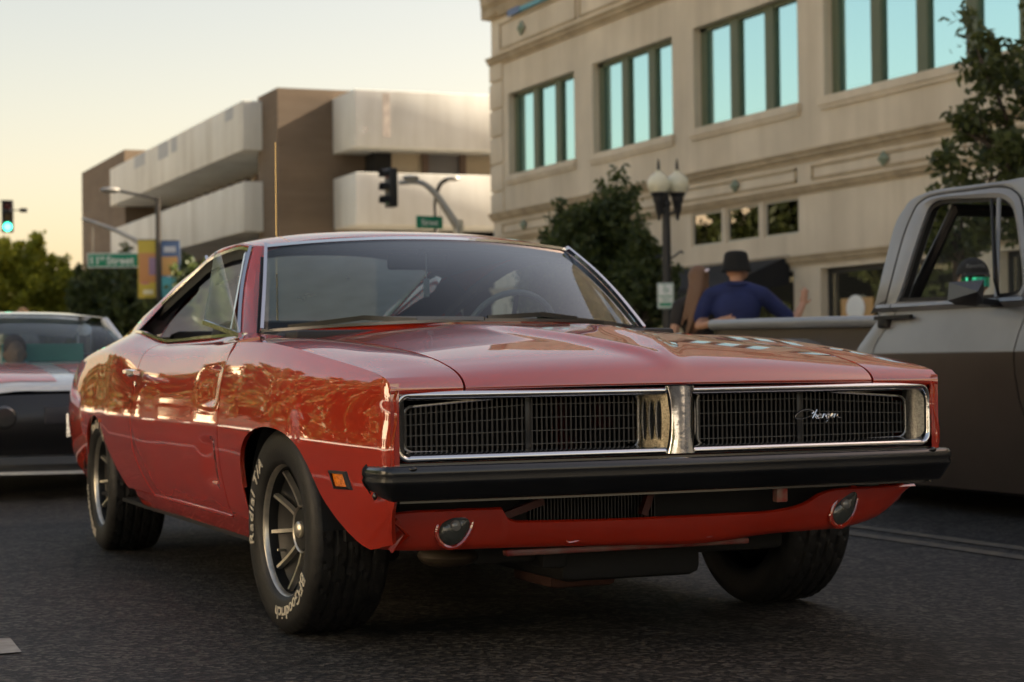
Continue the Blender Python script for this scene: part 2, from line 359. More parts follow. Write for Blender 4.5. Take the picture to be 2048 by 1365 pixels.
def front_fender(sgn):
    base = itp([-.6,-.3,.4,.72,.9], [.25,.25,.30,.309,.33])
    if sgn > 0: base = itp([-.6,-.3,.4,.6,.75,.9], [.25,.25,.30,.36,.44,.47])
    zl, A = low_line(ARF, base)
    xs = sorted(set([round(x, 4) for x in np.linspace(DX0+.003, -.3215, 10)] + [round(a[0], 4) for a in A] + [round(x, 4) for x in np.linspace(.73, .89, 16)]))
    lowx = (lambda z: -.10*sstep(.48, .30, z)) if sgn < 0 else (lambda z: -.30*sstep(.56, .40, z))
    sh = lambda x, z: lowx(z)*sstep(.62, .90, x)
    P = side_grid(xs, zl, 6., False, sh, sgn=sgn)
    side = panel(P, .014, flip=(sgn > 0))
    # fender top: hood gap to crease, rolling over the nose
    prof = curve([(-.585,.897),(-.36,.890),(-.137,.882),(.10,.870),(.341,.852),(.50,.838),(.636,.821),(.72,.806),(.772,.795),(.82,.781),(.853,.765),(.869,.748),(.868,.734),(.860,.728)], 64)
    T = []
    for (x, z) in prof:
        xcr = min(x+.020*sstep(.6, .87, x), .888); zcr = min(zc(min(x+.016*sstep(.6, .87, x), .885)), z-.004 if x > .84 else 9)
        if x > .853: zcr = z - .003
        row = []
        for k in range(15):
            u = k/14; yy = .637+(yc(xcr)-.637)*u
            bul = .010*math.sin(math.pi*u)*sstep(.88, .5, x)
            row.append((x+(xcr-x)*u, sgn*yy, z+(zcr-z)*u**1.3+bul))
        T.append(row)
    top = panel(T, .014, flip=(sgn < 0))
    # corner face beside the grille
    F = [[(.886-.0*(k), sgn*(.847-.024*k/3), z) for k in range(4)] for z in np.linspace(.53, .757, 8)]
    face = MB().grid(F, flip=(sgn < 0))
    # panel running back to the windshield pillar
    B = []
    for x in np.linspace(-.585, -.87, 10):
        yi = .637+.10*sstep(-.57, -.84, x); zi = .898+.022*sstep(-.57, -.84, x)
        zo = .900+.008*sstep(-.57, -.84, x); yo = .878-.07*sstep(-.575, -.66, x); zo2 = .884+.024*sstep(-.575, -.66, x)
        B.append([(x, sgn*(yi+(yo-yi)*u), zi+(zo2-zi)*u+.006*math.sin(math.pi*u)) for u in np.linspace(0, 1, 9)])
    back = MB().grid(B, flip=(sgn > 0))
    return joinmb(side, top, face, back).build('front_fender', M_red, car, ang=40)
for sgn in (-1, 1):
    ff = fixn(front_fender(sgn)) if False else front_fender(sgn)
def xr(z): return .22*max(0., min(1., (.50-z)/.19))**1.5
DOORS = {}
def door(sgn):
    def sh(x, z): return xr(z)*sstep(DX0-.35, DX1, x)
    xs = np.linspace(DX1+.004, DX0-.004, 44)
    # scallops: two shallow bright-edged dents just behind the front edge of the door
    P = side_grid(xs, lambda x: .314, 7., True, sh, nv=64, sgn=sgn)
    for row in P:
        for j, (x, y, z) in enumerate(row):
            for (xa, xb, za, zb_) in ((-.99, -.655, .665, .815), (-.93, -.665, .40, .575)):
                e = sstep(xa, xb-.02, x)*(1-sstep(xb-.006, xb+.006, x)); h = sstep(za, za+.035, z)*(1-sstep(zb_-.02, zb_, z))
                y -= sgn*.012*e*h
            row[j] = (x, y, z)
    d = panel(P, .014, flip=(sgn > 0)).build('door', M_red, car, ang=40); DOORS[sgn] = d
    hd = MB(); yy = sgn*.948
    hd.ribbon([(-1.95, yy+sgn*.012, .790), (-1.93, yy+sgn*.035, .794), (-1.80, yy+sgn*.036, .793), (-1.75, yy+sgn*.03, .789)], [(-.012,-.007),(.012,-.007),(.012,.005),(0,.009),(-.012,.005)])
    hd.cbox(-1.94, -1.89, min(yy-sgn*.015, yy+sgn*.03), max(yy-sgn*.015, yy+sgn*.03), .772, .792, .004)
    hd.build('handle', M_chrome, d)
    MB().lathe([(0, sgn*.004), (.010, sgn*.004), (.012, 0)], 'y', (-1.90, sgn*.951, .745), 16).build('key_lock', M_chrome, d)
    bl = MB().ribbon([(x, sgn*(ymax(x)-.050), .3125) for x in np.linspace(-1.80, DX0-.01, 12)], [(-.004,-.003),(.004,-.003),(.004,.003),(-.004,.003)])
    bl.build('door_bottom_edge', M_red, d)
for sgn in (-1, 1): door(sgn)
def quarter(sgn):
    base = itp([-4.32,-3.7,-3.2,-2.2,-2.0], [.46,.34,.25,.314,.314])
    zl, A = low_line(ARR, base)
    def sh(x, z): return xr(z)*(1-sstep(DX1, DX1-.25, x)) if x > DX1-.25 else 0
    xs = sorted(set([round(x, 4) for x in np.linspace(DX1-.004, -2.19, 12)]+[round(a[0], 4) for a in A]+[round(x, 4) for x in np.linspace(-4.32, -3.21, 26)]))
    P = side_grid(xs, zl, 7., True, sh, sgn=sgn)
    return panel(P, .014, flip=(sgn > 0)).build('rear_quarter_panel', M_red, car, ang=40)
QT = {s: quarter(s) for s in (-1, 1)}
for sgn in (-1, 1):   # rocker below the doors
    P = []
    for x in np.linspace(-2.205, -.324, 26):
        p = sec(x); v1 = v_at(p, .3105); P.append([(x, sgn*(crom(p, v1*t)[0]), crom(p, v1*t)[1]) for t in np.linspace(0, 1, 8)])
    panel(P, .03, flip=(sgn > 0)).build('rocker_panel', M_red, car)
# tail and deck (mostly hidden, closes the body)
tail = MB(); P = []
for t in np.linspace(0, 1, 12):
    z = .46+t*(.77-.46); hw = .66-.10*abs(t-.4); P.append([(-4.325-.02*math.cos(u*math.pi/2), hw*u, z) for u in np.linspace(-1, 1, 15)])
tail.grid(P); D = []
for x in np.linspace(-3.30, -4.33, 18):
    D.append([(x, yb(x)*u*1.0, zb(x)+.018*(1-u*u)) for u in np.linspace(-1, 1, 15)])
tail.grid(D, flip=True); tail.build('trunk_lid', M_red, car)
rb = MB().ribbon([(-4.24,-.815,.52),(-4.37,-.77,.52),(-4.42,-.5,.52),(-4.44,0,.52),(-4.42,.5,.52),(-4.37,.77,.52),(-4.24,.815,.52)], [(-.02,-.06),(.02,-.05),(.03,0),(.02,.05),(-.02,.06)]); rb.build('rear_bumper', M_chrome, car)
# hood
hp = curve([(-.58,.898),(-.36,.891),(-.137,.882),(.10,.870),(.341,.852),(.50,.838),(.636,.821),(.72,.806),(.772,.795),(.82,.781),(.853,.764),(.869,.746),(.866,.737),(.855,.733)], 110)
crw = itp([-.6,-.45,0,.34,.64,.77,.83,.87], [.046,.046,.040,.031,.025,.021,.015,.004])
rw = itp([-.5,-.3,0,.3,.6,.83,.9], [.21,.20,.18,.135,.075,.004,0]); rh = itp([-.5,-.3,0,.4,.7,.83,.87], [0,.004,.011,.017,.016,.006,0])
H = []
for i, (x0, z0) in enumerate(hp):
    s_ = i/(len(hp)-1); row = []
    for k in range(89):
        y = -.630+1.26*k/88; u = y/.63
        rear = .14*(1-abs(u)**2.2); x = x0+rear*max(0, 1-s_/.5)**2 + .018*(1-u*u)*sstep(.55, .86, x0)
        z = z0 + crw(x0)*(1-abs(u)**2.0)
        wv = rw(x); g = math.exp(-((abs(y)-wv)/.040)**2)
        z += rh(x)*min(1., g)*(1 if wv > .02 or True else 1)
        row.append((x, y, z))
    H.append(row)
hood = panel(H, .014, flip=False).build('hood', M_red, car, ang=60)
# cowl panel and black gap below the glass
def wb(y): a = abs(y)/.736; return Vector((-.44-.40*a**2.3, y, .952-.027*a**2))
def hr(y): u = min(1, abs(y)/.63); return Vector((-.452-.148*u**2.2 if False else (-.58+.14*(1-u**2.2))-.006, y, .898+crw(-.5)*(1-u*u)-.004))
C_ = []
for y in np.linspace(-.64, .64, 41):
    a, b = hr(y), wb(y); C_.append([a+(b-a)*t+Vector((0, 0, -.012*math.sin(math.pi*t)*(1-(y/.64)**2))) for t in np.linspace(0, 1, 6)])
MB().grid(C_).build('cowl_panel', M_red, car)
# ---------------- greenhouse
RAIL = [(-1.22,.615,1.238),(-1.36,.626,1.256),(-1.5,.632,1.266),(-1.85,.640,1.250),(-2.1,.646,1.210),(-2.44,.662,1.140),(-2.8,.690,1.053),(-3.1,.715,.975),(-3.3,.735,.942)]
BELT = [(-.86,.775,.913),(-1.05,.79,.913),(-1.29,.80,.912),(-1.92,.80,.908),(-2.1,.80,.917),(-2.345,.798,.939),(-2.5,.795,.953),(-2.72,.778,.960)]
rzc = itp([-1.16,-1.2,-1.35,-1.5,-1.7,-1.9,-2.2,-2.45,-2.5], [1.276,1.292,1.314,1.328,1.341,1.349,1.344,1.324,1.318])
rail = curve(RAIL, 60)
SAIL = [(-1.22,.617,1.240),(-1.36,.626,1.260),(-1.5,.631,1.272),(-1.75,.627,1.274),(-1.98,.608,1.263),(-2.41,.568,1.229),(-2.84,.552,1.162),(-3.2,.552,1.085),(-3.49,.56,1.0),(-3.72,.575,.945)]
ry = itp([p[0] for p in SAIL], [p[1] for p in SAIL]); rzz = itp([p[0] for p in SAIL], [p[2] for p in SAIL])
ly = itp([p[0] for p in RAIL], [p[1] for p in RAIL]); lz = itp([p[0] for p in RAIL], [p[2]-.012 for p in RAIL])
def wtop(y): a = abs(y)/.607; return Vector((-1.160-.08*a**2.2, y, 1.277-.032*a**2.0))
Rf = []
for t in np.linspace(0, 1, 40):
    row = []
    for u in np.linspace(-1, 1, 41):
        x = -1.175-.07*abs(u)**2.2*(1-t)-t*1.29
        z0 = rzz(min(-1.22, x)); c = rzc(x)
        z = z0+(c-z0)*(1-abs(u)**2.6)
        row.append((x, ry(x)*u, z))
    Rf.append(row)
roof = panel(Rf, .03, flip=True).build('roof', M_red, car, ang=50)
MB().grid([[(p[0], p[1]*.97, p[2]-.035) for p in r_] for r_ in Rf[2:]]).build('headliner', M_vinyl, car)
for sgn in (-1, 1):    # sail panels (rear pillars)
    S_ = []
    for x in np.linspace(-1.24, -3.72, 44):
        top = Vector((x, sgn*ry(x), rzz(x)-.001)); edge_ = Vector((x, sgn*(ly(x)+.004), lz(x)))
        bt = edge_.lerp(Vector((x, sgn*(yb(x)-.002), zb(x)-.004)), sstep(-2.60, -2.80, x))
        inn = Vector((x, sgn*(ry(x)-.02), rzz(x)-.006-.07*sstep(-2.40, -2.6, x)))
        S_.append([inn, top]+[top.lerp(bt, q)+Vector((0, sgn*(.010+.02*sstep(-2.2, -2.8, x))*math.sin(math.pi*q), .004*math.sin(math.pi*q))) for q in (.15, .3, .45, .6, .8, 1)])
    MB().grid(S_, flip=(sgn < 0)).build('rear_pillar', M_red, car)
    # windshield pillar
    a0, a1 = Vector((-.845, sgn*.748, .915)), Vector((-1.245, sgn*.620, 1.248))
    b0, b1 = Vector((-.935, sgn*.775, .913)), Vector((-1.30, sgn*.632, 1.250))
    Ap = []
    for t in np.linspace(0, 1, 12):
        bow = Vector((-.012, sgn*.010, .012))*math.sin(math.pi*t); a = a0.lerp(a1, t)+bow; b = b0.lerp(b1, t)+bow
        Ap.append([a+Vector((.0, -sgn*.022, .002)), a, a.lerp(b, .5)+Vector((.004, sgn*.008, .002)), b, b+Vector((.0, -sgn*.03, 0))])
    MB().grid(Ap, flip=(sgn > 0)).build('windshield_pillar', M_red, car)
    # chrome: drip rail, belt trim, pillar trim
    MB().ribbon([Vector((p[0], sgn*(p[1]+.006), p[2]-.012)) for p in rail[2:50]], [(-.006,-.006),(.006,-.006),(.007,.002),(-.004,.006)]).build('drip_rail', M_chrome, car)
    MB().ribbon([Vector((p[0], sgn*(p[1]+.003), p[2]+.004)) for p in curve(BELT, 40)], [(-.008,-.005),(.008,-.005),(.006,.006),(-.006,.006)]).build('belt_trim', M_chrome, car)
    MB().ribbon([b0.lerp(b1, t)+Vector((-.006, sgn*(.006+.010*math.sin(math.pi*t)), .012*math.sin(math.pi*t))) for t in np.linspace(0, 1, 10)], [(-.006,-.006),(.006,-.006),(.006,.006),(-.006,.006)]).build('pillar_trim', M_chrome, car)
    # black weatherstrip inside the opening
    MB().ribbon([Vector((p[0], sgn*(p[1]-.012), p[2]-.034)) for p in rail[3:44]], [(-.016,-.02),(.016,-.02),(.016,.018),(-.016,.018)]).build('weatherstrip', M_trim, car)
    # vent window: chrome bar, opened glass with chrome lower frame
    MB().ribbon([Vector((-1.06, sgn*.775, .918)), Vector((-1.30, sgn*.655, 1.222))], [(-.009,-.008),(.009,-.008),(.009,.008),(-.009,.008)], (1, 0, 0)).build('vent_division_bar', M_chrome, car)
    # opened: hinged near the bar, swung outwards
    if sgn > 0: continue
    p0 = on(480, 672, 'y', -.83); p1 = on(408, 646, 'y', -.90); p2 = on(431, 503, 'y', -.84); p3 = on(440, 506, 'y', -.83)
    nn = (p1-p0).cross(p2-p0).normalized()*.003
    vg = MB().add([p0-nn, p1-nn, p2-nn, p3-nn, p0+nn, p1+nn, p2+nn, p3+nn], [(0,1,2,3),(7,6,5,4),(0,4,5,1),(1,5,6,2),(2,6,7,3),(3,7,4,0)]).build('vent_window', M_sideglass, car, smooth=False)
    MB().ribbon([p0, p1], [(-.007,-.006),(.007,-.006),(.007,.010),(-.007,.010)]).build('vent_frame', M_chrome, vg)
    MB().tube([p1, p2], .003, 6).build('vent_edge', M_sideglass, vg)
# windshield
Wg = []
for t in np.linspace(0, 1, 22):
    row = []
    for u in np.linspace(-1, 1, 41):
        a, b = wb(u*.728), wtop(u*.600); p = a.lerp(b, t); bow = .018*math.sin(math.pi*t)
        row.append(p+Vector((bow*.6, 0, bow)))
    Wg.append(row)
ws = MB().grid(Wg).build('windshield', M_glass, car)
edge = [Wg[0][k] for k in range(0, 41)]; tope = [Wg[-1][k] for k in range(0, 41)]; le = [r_[0] for r_ in Wg]; re_ = [r_[-1] for r_ in Wg]
pf = [(-.009,-.006),(.009,-.006),(.009,.006),(-.009,.006)]
MB().ribbon([p+Vector((.002, 0, .003)) for p in tope], [(-.010,-.006),(.010,-.006),(.008,.005),(-.010,.004)]).build('windshield_header_trim', M_chrome, ws)
MB().ribbon([p+Vector((.008, 0, .002)) for p in edge], [(-.007,-.005),(.007,-.005),(.007,.005),(-.007,.005)]).build('windshield_base_trim', M_darkchrome, ws)
MB().ribbon([p+Vector((.012, -.004, .006)) for p in le], pf, (0, 1, 0)).build('windshield_side_trim', M_chrome, ws)
MB().ribbon([p+Vector((.012, .004, .006)) for p in re_], pf, (0, 1, 0)).build('windshield_side_trim', M_chrome, ws)
# black masking frame just inside the glass
for seq, wdt, U in ((tope, .022, (0,0,1)), (le, .014, (0,1,0)), (re_, .014, (0,1,0))):
    MB().ribbon([p+Vector((-.02, 0, -.014)) for p in seq], [(-.012,-wdt),(.012,-wdt),(.012,wdt*.4),(-.012,wdt*.4)], U).build('windshield_seal', M_trim, ws)
# rear window, shelf
G = [[Vector((-2.46-.98*t, u*(.53+.0*t), 1.275-.325*t+.04*(1-u*u)*(1-t))) for u in np.linspace(-1, 1, 15)] for t in np.linspace(0, 1, 10)]
rg = MB().grid(G).build('rear_window', M_rearglass, car)
MB().ribbon([r_[0] for r_ in G], pf, (0,1,0)).build('rear_window_trim', M_chrome, rg); MB().ribbon([r_[-1] for r_ in G], pf, (0,1,0)).build('rear_window_trim', M_chrome, rg)
MB().box(-3.36, -2.62, -.70, .70, .905, .925).build('parcel_shelf', M_vinyl, car, smooth=False)
for sgn in (-1, 1): MB().add([(-2.40, sgn*.555, 1.20), (-2.40, sgn*.64, 1.12), (-3.30, sgn*.70, .93), (-3.36, sgn*.54, .965)], [(0,1,2,3)]).build('inner_rear_pillar', M_vinyl, car)
# interior
MB().box(-3.35, -.46, -.86, .86, .235, .25).build('floor_pan', M_dark, car, smooth=False)
MB().box(-.50, -.46, -.80, .80, .25, .885).build('firewall', M_dark, car, smooth=False)
dash = MB(); dash.cbox(-1.10, -.62, -.73, .73, .72, .918, .03); dash.cbox(-1.04, -.50, -.70, .70, .88, .925, .015); dsh = dash.build('dashboard', M_vinyl, car)
swc = Vector((-1.22, .36, .905)); axv = Vector((-.92, 0, .38)).normalized(); e1 = Vector((0,1,0)); e2 = axv.cross(e1).normalized()
MB().tube([swc+(e1*math.cos(a)+e2*math.sin(a))*.185 for a in np.linspace(0, 2*math.pi, 41)], .012, 8, False).build('steering_wheel', mat('wheel_rim_grey', (.22,.22,.22), .35), car)
MB().tube([swc, swc-axv*.35], .03, 8).tube([swc-e1*.18, swc+e1*.18], .01, 6).tube([swc, swc-e2*.18], .01, 6).build('steering_column', M_vinyl, car)
for y0 in (-.36, .36):
    st = MB(); st.cbox(-1.95, -1.45, y0-.25, y0+.25, .42, .56, .05)
    st.cbox(-.09, .09, -.25, .25, 0, .50, .06, Matrix.Translation((-1.95, y0, .50)) @ Matrix.Rotation(R(-14), 4, 'Y')); st.build('front_seat', M_vinyl, car)
rs = MB(); rs.cbox(-2.75, -2.30, -.62, .62, .42, .56, .05); rs.cbox(-.08, .08, -.62, .62, 0, .46, .05, Matrix.Translation((-2.72, 0, .52)) @ Matrix.Rotation(R(-18), 4, 'Y')); rs.build('rear_seat', M_vinyl, car)
for sgn in (-1, 1):
    MB().box(-2.9, -.60, min(sgn*.78, sgn*.80), max(sgn*.78, sgn*.80), .26, .905).build('inner_door_panel', M_vinyl, car, smooth=False)
mr = MB(); mr.cbox(-1.28, -1.25, -.12, .12, 1.165, 1.225, .01); mr.tube([(-1.26, 0, 1.21), (-1.2, 0, 1.27)], .008, 6); mr.build('rear_view_mirror', M_vinyl, car)
hg = on(852, 505, 'x', -1.235); MB().tube([hg, hg+Vector((0, 0, -.10))], .003, 6).cbox(hg.x-.004, hg.x+.004, hg.y-.012, hg.y+.012, hg.z-.17, hg.z-.10, .003).build('hanging_tag', mat('tag_grey', (.3,.3,.3), .6), car)
# wipers
for pts, bl in ((((925,641),(905,640),(720,637)), ((598,657),(720,640),(808,647))), (((1235,655),(1215,648),(1050,633)), ((938,642),(1048,635),(1125,643)))):
    q = [on(px, py, 'x', -.60) for px, py in pts]; q = [Vector((-.44-.42*(abs(p.y)/.736)**2.3+.03-(.0 if i < 2 else .05), p.y, p.z)) for i, p in enumerate(q)]
    q[0].x += .02
    wm = MB().ribbon(q, [(-.010,-.006),(.010,-.006),(.008,.007),(-.008,.007)]).build('wiper_arm', M_darkchrome, car)
    b = [on(px, py, 'x', -.62) for px, py in bl]; b = [Vector((wb(p.y).x-.005, p.y, p.z+.008)) for p in b]
    MB().ribbon(b, [(-.006,-.010),(.006,-.010),(.005,.006),(-.005,.006)]).build('wiper_blade', M_black, wm)
# ---------------- front end
def fr(px, py, x): return on(px, py, 'x', x)
gr = MB(); # chrome surround of the grille: swept frame
XF = .893
def rr(y0, y1, z0, z1, r, n=7):
    pts = []
    for cy, cz, a0 in ((y1-r, z1-r, 0), (y0+r, z1-r, 90), (y0+r, z0+r, 180), (y1-r, z0+r, 270)):
        for k in range(n): a = R(a0+90*k/(n-1)); pts.append((cy+r*math.cos(a), cz+r*math.sin(a)))
    return pts
def frame_x(y): return .893-.020*(abs(y)/.83)**2
outer = rr(-.836, .836, .546, .737, .045, 10)
P = []
for k, (y, z) in enumerate(outer):
    d = Vector((0, -y*.0, 0)); cz = .6415; cy = max(-.79, min(.79, y)); inn = Vector((0, cy-y, (cz-z))); inn = Vector((0, (cy-y), 0)) + Vector((0, 0, -1 if z > cz else 1))*.02
    inn.normalize(); x = frame_x(y)
    P.append([Vector((x-.05, y, z)), Vector((x-.006, y, z)), Vector((x+.001, y, z))+inn*.003, Vector((x+.005, y, z))+inn*.008, Vector((x+.006, y, z))+inn*.013, Vector((x+.003, y, z))+inn*.019, Vector((x-.006, y, z))+inn*.023, Vector((x-.020, y, z))+inn*.025, Vector((x-.06, y, z))+inn*.028])
gs = MB().grid(P, closeu=True, flip=True).build('grille_surround', M_chrome, car, ang=50)
# recess walls: top, bottom (dark), outer end panels, centre divider with louvres
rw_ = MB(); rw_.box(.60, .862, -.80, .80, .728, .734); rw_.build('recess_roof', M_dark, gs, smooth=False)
MB().add([(.872,-.82,.566),(.872,.82,.566),(.79,.80,.554),(.79,-.80,.554)], [(0,1,2,3)]).build('recess_floor', M_pitted, gs)
for sgn in (-1, 1):
    E_ = []
    for t in np.linspace(0, 1, 8):
        x = .868-.075*t; y = .820-.035*t-.012*math.sin(math.pi*t); E_.append([(x, sgn*y, z) for z in np.linspace(.568, .722, 5)])
    MB().grid(E_, flip=(sgn > 0)).build('recess_end_panel', M_pitted, gs)
    # centre divider side
    M_divider = mat('weathered_gold_silver', (.34,.30,.22), .36, .9, noise=(220,.35,2), bump=(160,.06))
    dv = []
    for t in np.linspace(0, 1, 10):
        x = .886-.095*t; y = .032+.004*sstep(0, .2, t)+.055*t; dv.append([(x-.004*abs(z-.645)/.08, sgn*y, z) for z in np.linspace(.556, .732, 8)])
    dd = MB().grid(dv, flip=(sgn < 0)).build('centre_divider_side', M_divider, gs)
    for k in range(3):
        t = .36+.2*k; x = .896-.105*t; y = .014+.022+.055*t; tx_, ty_ = -.105, .055   # wall direction
        L_ = math.hypot(tx_, ty_); tx_, ty_ = tx_/L_, ty_/L_; nx_, ny_ = .46, .888
        W_ = lambda a, off, z: (x+tx_*a+nx_*off, sgn*(y+ty_*a+ny_*off), z)
        A = []; S2 = []
        for j in range(11):
            u = j/10; z = .588+.112*u; wd = .0065*math.sin(math.pi*u)**.5+.0003
            S2.append([W_(-wd, .0012, z), W_(0, .0012, z), W_(wd*.6, .0012, z)])
            A.append([W_(wd*.5, .001, z), W_(wd*.75, .0045*math.sin(math.pi*u)**.5, z), W_(wd*1.15, .0045*math.sin(math.pi*u)**.5, z), W_(wd*1.9, .0008, z)])
        MB().grid(S2, flip=(sgn < 0)).build('louvre_slot', M_dark, gs)
        MB().grid(A, flip=(sgn < 0)).build('divider_louvre', M_pitted, gs)
cn = []
for z in np.linspace(.552, .738, 10):
    e_ = 1+.35*abs((z-.645)/.093)**3; cn.append([(.880+.026*math.cos(a), .034*e_*math.sin(a), z) for a in np.linspace(-math.pi/2, math.pi/2, 13)])
MB().grid(cn).build('centre_divider', M_chrome, gs)
# grille proper, two halves
M_grill = mat('grille_black', (.012, .012, .013), .38, 0, .3, .3); M_grilledge = mat('grille_bar_silver_edge', (.09, .09, .09), .45, .6)
def ringpath(y0, y1, z0, z1, r, x): return [Vector((x, y, z)) for y, z in rr(y0, y1, z0, z1, r)]
barmesh = None
for sgn in (-1, 1):
    XG = .795
    grl = MB()
    # thin bright ring round the lamp door and inner section
    yo, yi, ys = .786, .092, .425
    top_in, bot_in, top_out, bot_out = .720, .566, .693, .573
    def zt(y): return top_in+(top_out-top_in)*max(0, (y-ys)/(yo-ys)) if y > ys else top_in-.006*(y-ys)/(yi-ys)*0
    def zbm(y): return bot_in+(bot_out-bot_in)*max(0, (y-ys)/(yo-ys))
    ring = []
    r_ = .028
    for k in range(8): a = R(90*k/7); ring.append((yo-r_+r_*math.sin(a), zt(yo-r_)-r_+r_*math.cos(a)))
    for k in range(8): a = R(90*k/7); ring.append((yo-r_+r_*math.cos(a), zbm(yo-r_)+r_-r_*math.sin(a)))
    ring.append((ys, bot_in))
    for k in range(8): a = R(90*k/7); ring.append((yi+r_-r_*math.sin(a), bot_in+r_-r_*math.cos(a)))
    for k in range(8): a = R(90*k/7); ring.append((yi+r_-r_*math.cos(a), top_in-r_+r_*math.sin(a)))
    ring.append((ys, top_in))
    ringv = [Vector((XG+.012, sgn*y, z)) for y, z in ring]; ringv.append(ringv[0])
    gobj = MB().tube(ringv, .0042, 8, False).build('grille_ring', M_pitted, car)
    MB().box(XG-.10, XG-.035, *sorted((sgn*(ys+.012), sgn*(yo-.012))), .575, .69).build('headlight_door', M_grill, gobj, smooth=False)
    MB().cbox(XG-.02, XG+.013, *sorted((sgn*(ys-.008), sgn*(ys+.009))), bot_in-.004, top_in+.004, .002).build('door_post', M_grill, gobj)
    # vertical bars
    nb = 47
    for k in range(nb):
        y = yi+.012+(yo-yi-.022)*k/(nb-1)
        if abs(y-ys) < .008: continue
        z0_, z1_ = zbm(y)+.003, zt(y)-.003
        if y < yi+.03 or y > yo-.03: z0_ += .010; z1_ -= .010
        if barmesh is None:
            bm_ = MB().box(-.022, .0, -.0024, .0024, 0, 1); bo = bm_.build('grille_bar', M_grill, gobj, smooth=False); barmesh = bo; o = bo
        else: o = link_copy(barmesh, gobj)
        o.location = (XG+.004, sgn*y, z0_); o.scale = (1, 1, z1_-z0_)
    for k in range(4):
        za = lambda y: zbm(y)+(zt(y)-zbm(y))*(k+.55)/4.3
        MB().ribbon([Vector((XG+.0045, sgn*y, za(y))) for y in np.linspace(yi+.006, yo-.006, 12)], [(-.003,-.0011),(.002,-.0011),(.002,.0011),(-.003,.0011)]).build('grille_cross_bar', M_grilledge, gobj, smooth=False)
    # outer fixed bars peeping out above and below the inner section
    fb = None
    for k in range(24):
        y = yi-.01+(ys-yi)*k/23
        for z0_, z1_ in ((top_in+.004, .733), (.549, bot_in-.003)):
            if fb is None: fb = MB().box(-.03, 0, -.002, .002, 0, 1).build('grille_fin', M_grilledge, gobj, smooth=False); o = fb
            else: o = link_copy(fb, gobj)
            o.location = (XG-.004, sgn*y, z0_); o.scale = (1, 1, z1_-z0_)
# engine bay bits behind the open inner grille
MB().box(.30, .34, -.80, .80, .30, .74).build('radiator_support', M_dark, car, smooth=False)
M_redbit = mat('red_enamel', (.42, .01, .006), .4)
b = MB(); b.cbox(.735, .755, -.345, -.318, .578, .705, .004).cbox(.735, .765, -.345, -.285, .578, .596, .004); b.build('hood_latch', mat('bright_red_enamel', (.75,.02,.012), .4), car); b = MB(); b.cbox(.735, .755, -.235, -.200, .625, .705, .005).cbox(.735, .755, -.200, -.175, .625, .65, .004); b.build('horn_bracket', MATS['bright_red_enamel'], car)
p = on(1466, 840, 'x', .62); MB().cbox(.60, .63, p.y-.008, p.y+.008, .55, .73, .003).build('latch_strut', mat('tan_steel', (.45,.28,.14), .5), car)
MB().tube([(.60, p.y+.03, .55), (.60, p.y+.03, .73)], .006, 6).build('wiring_tube', mat('grey_loom', (.2,.2,.22), .5), car)
# script emblem on the driver-side lamp door
sx, sy = on(1590, 832, 'x', .812), on(1682, 832, 'x', .812); SW = (sy.y-sx.y)
def stroke(pts): return [Vector((.8135, sx.y+SW*a, sx.z+SW*bb)) for a, bb in curve(pts, 5*len(pts))]
S = [[(.36,.03),(.40,.07),(.34,.105),(.20,.11),(.07,.06),(.0,-.01),(.04,-.055),(.14,-.06),(.26,-.03),(.36,.0)],
     [(.47,.105),(.42,.03),(.37,-.055),(.40,-.01),(.44,.02),(.46,.005),(.44,-.04),(.47,-.052)],
     [(.56,.02),(.52,.022),(.485,-.02),(.50,-.052),(.54,-.02),(.565,.02),(.545,-.04),(.57,-.052)],
     [(.615,.022),(.585,-.052),(.61,-.01),(.64,.018),(.665,.015)],
     [(.74,.02),(.70,.022),(.665,-.02),(.68,-.05),(.72,-.02),(.745,.022),(.71,-.09),(.665,-.13),(.63,-.12)],
     [(.765,-.025),(.80,-.005),(.815,.018),(.79,.022),(.765,-.02),(.78,-.052),(.82,-.04)],
     [(.865,.022),(.835,-.052),(.86,-.01),(.89,.018),(.915,.012),(.905,-.03),(.94,-.05),(1.0,-.052)]]
em = MB()
for s_ in S: em.tube(stroke(s_), .0023, 5)
em.build('script_emblem', M_chrome, car)
# front bumper: swept section
def bump_path():
    pts = [(.790,-.886),(.83,-.885),(.87,-.882),(.899,-.875),(.914,-.862),(.921,-.835),(.930,-.74),(.942,-.50),(.950,-.25),(.953,0)]
    return pts+[(x, -y) for x, y in pts[-2::-1]]
bp = curve(bump_path(), 110)
prof = [(-.045,.541),(-.012,.543),(-.003,.540),(.003,.532),(.0045,.520),(.001,.511),(.004,.503),(.001,.494),(-.008,.482),(-.018,.467),(-.026,.456),(-.034,.450),(-.06,.448)]
BP = []
for i, (x, y) in enumerate(bp):
    a = bp[max(i-1, 0)]; c = bp[min(i+1, len(bp)-1)]; t = Vector((c[0]-a[0], c[1]-a[1])).normalized(); n = Vector((t.y, -t.x))
    e = 1-.10*sstep(.87, .91, abs(y))
    BP.append([(x+n.x*o_, y+n.y*o_, .495+(z-.495)*e) for o_, z in prof])
fbmp = panel(BP, .006, flip=False).build('front_bumper', M_black, car, ang=60)
for y, z in ((-.80, .535), (.80, .540), (-.79, .462), (.78, .465)):
    MB().sphere((.926-.03*(z < .5), y, z), (.006, .011, .007), 12, 8).build('bumper_bolt', M_black, fbmp)
MB().sphere((.83, -.886+.012, .462), (.010, .006, .010), 12, 8).build('bumper_bolt', M_black, fbmp)
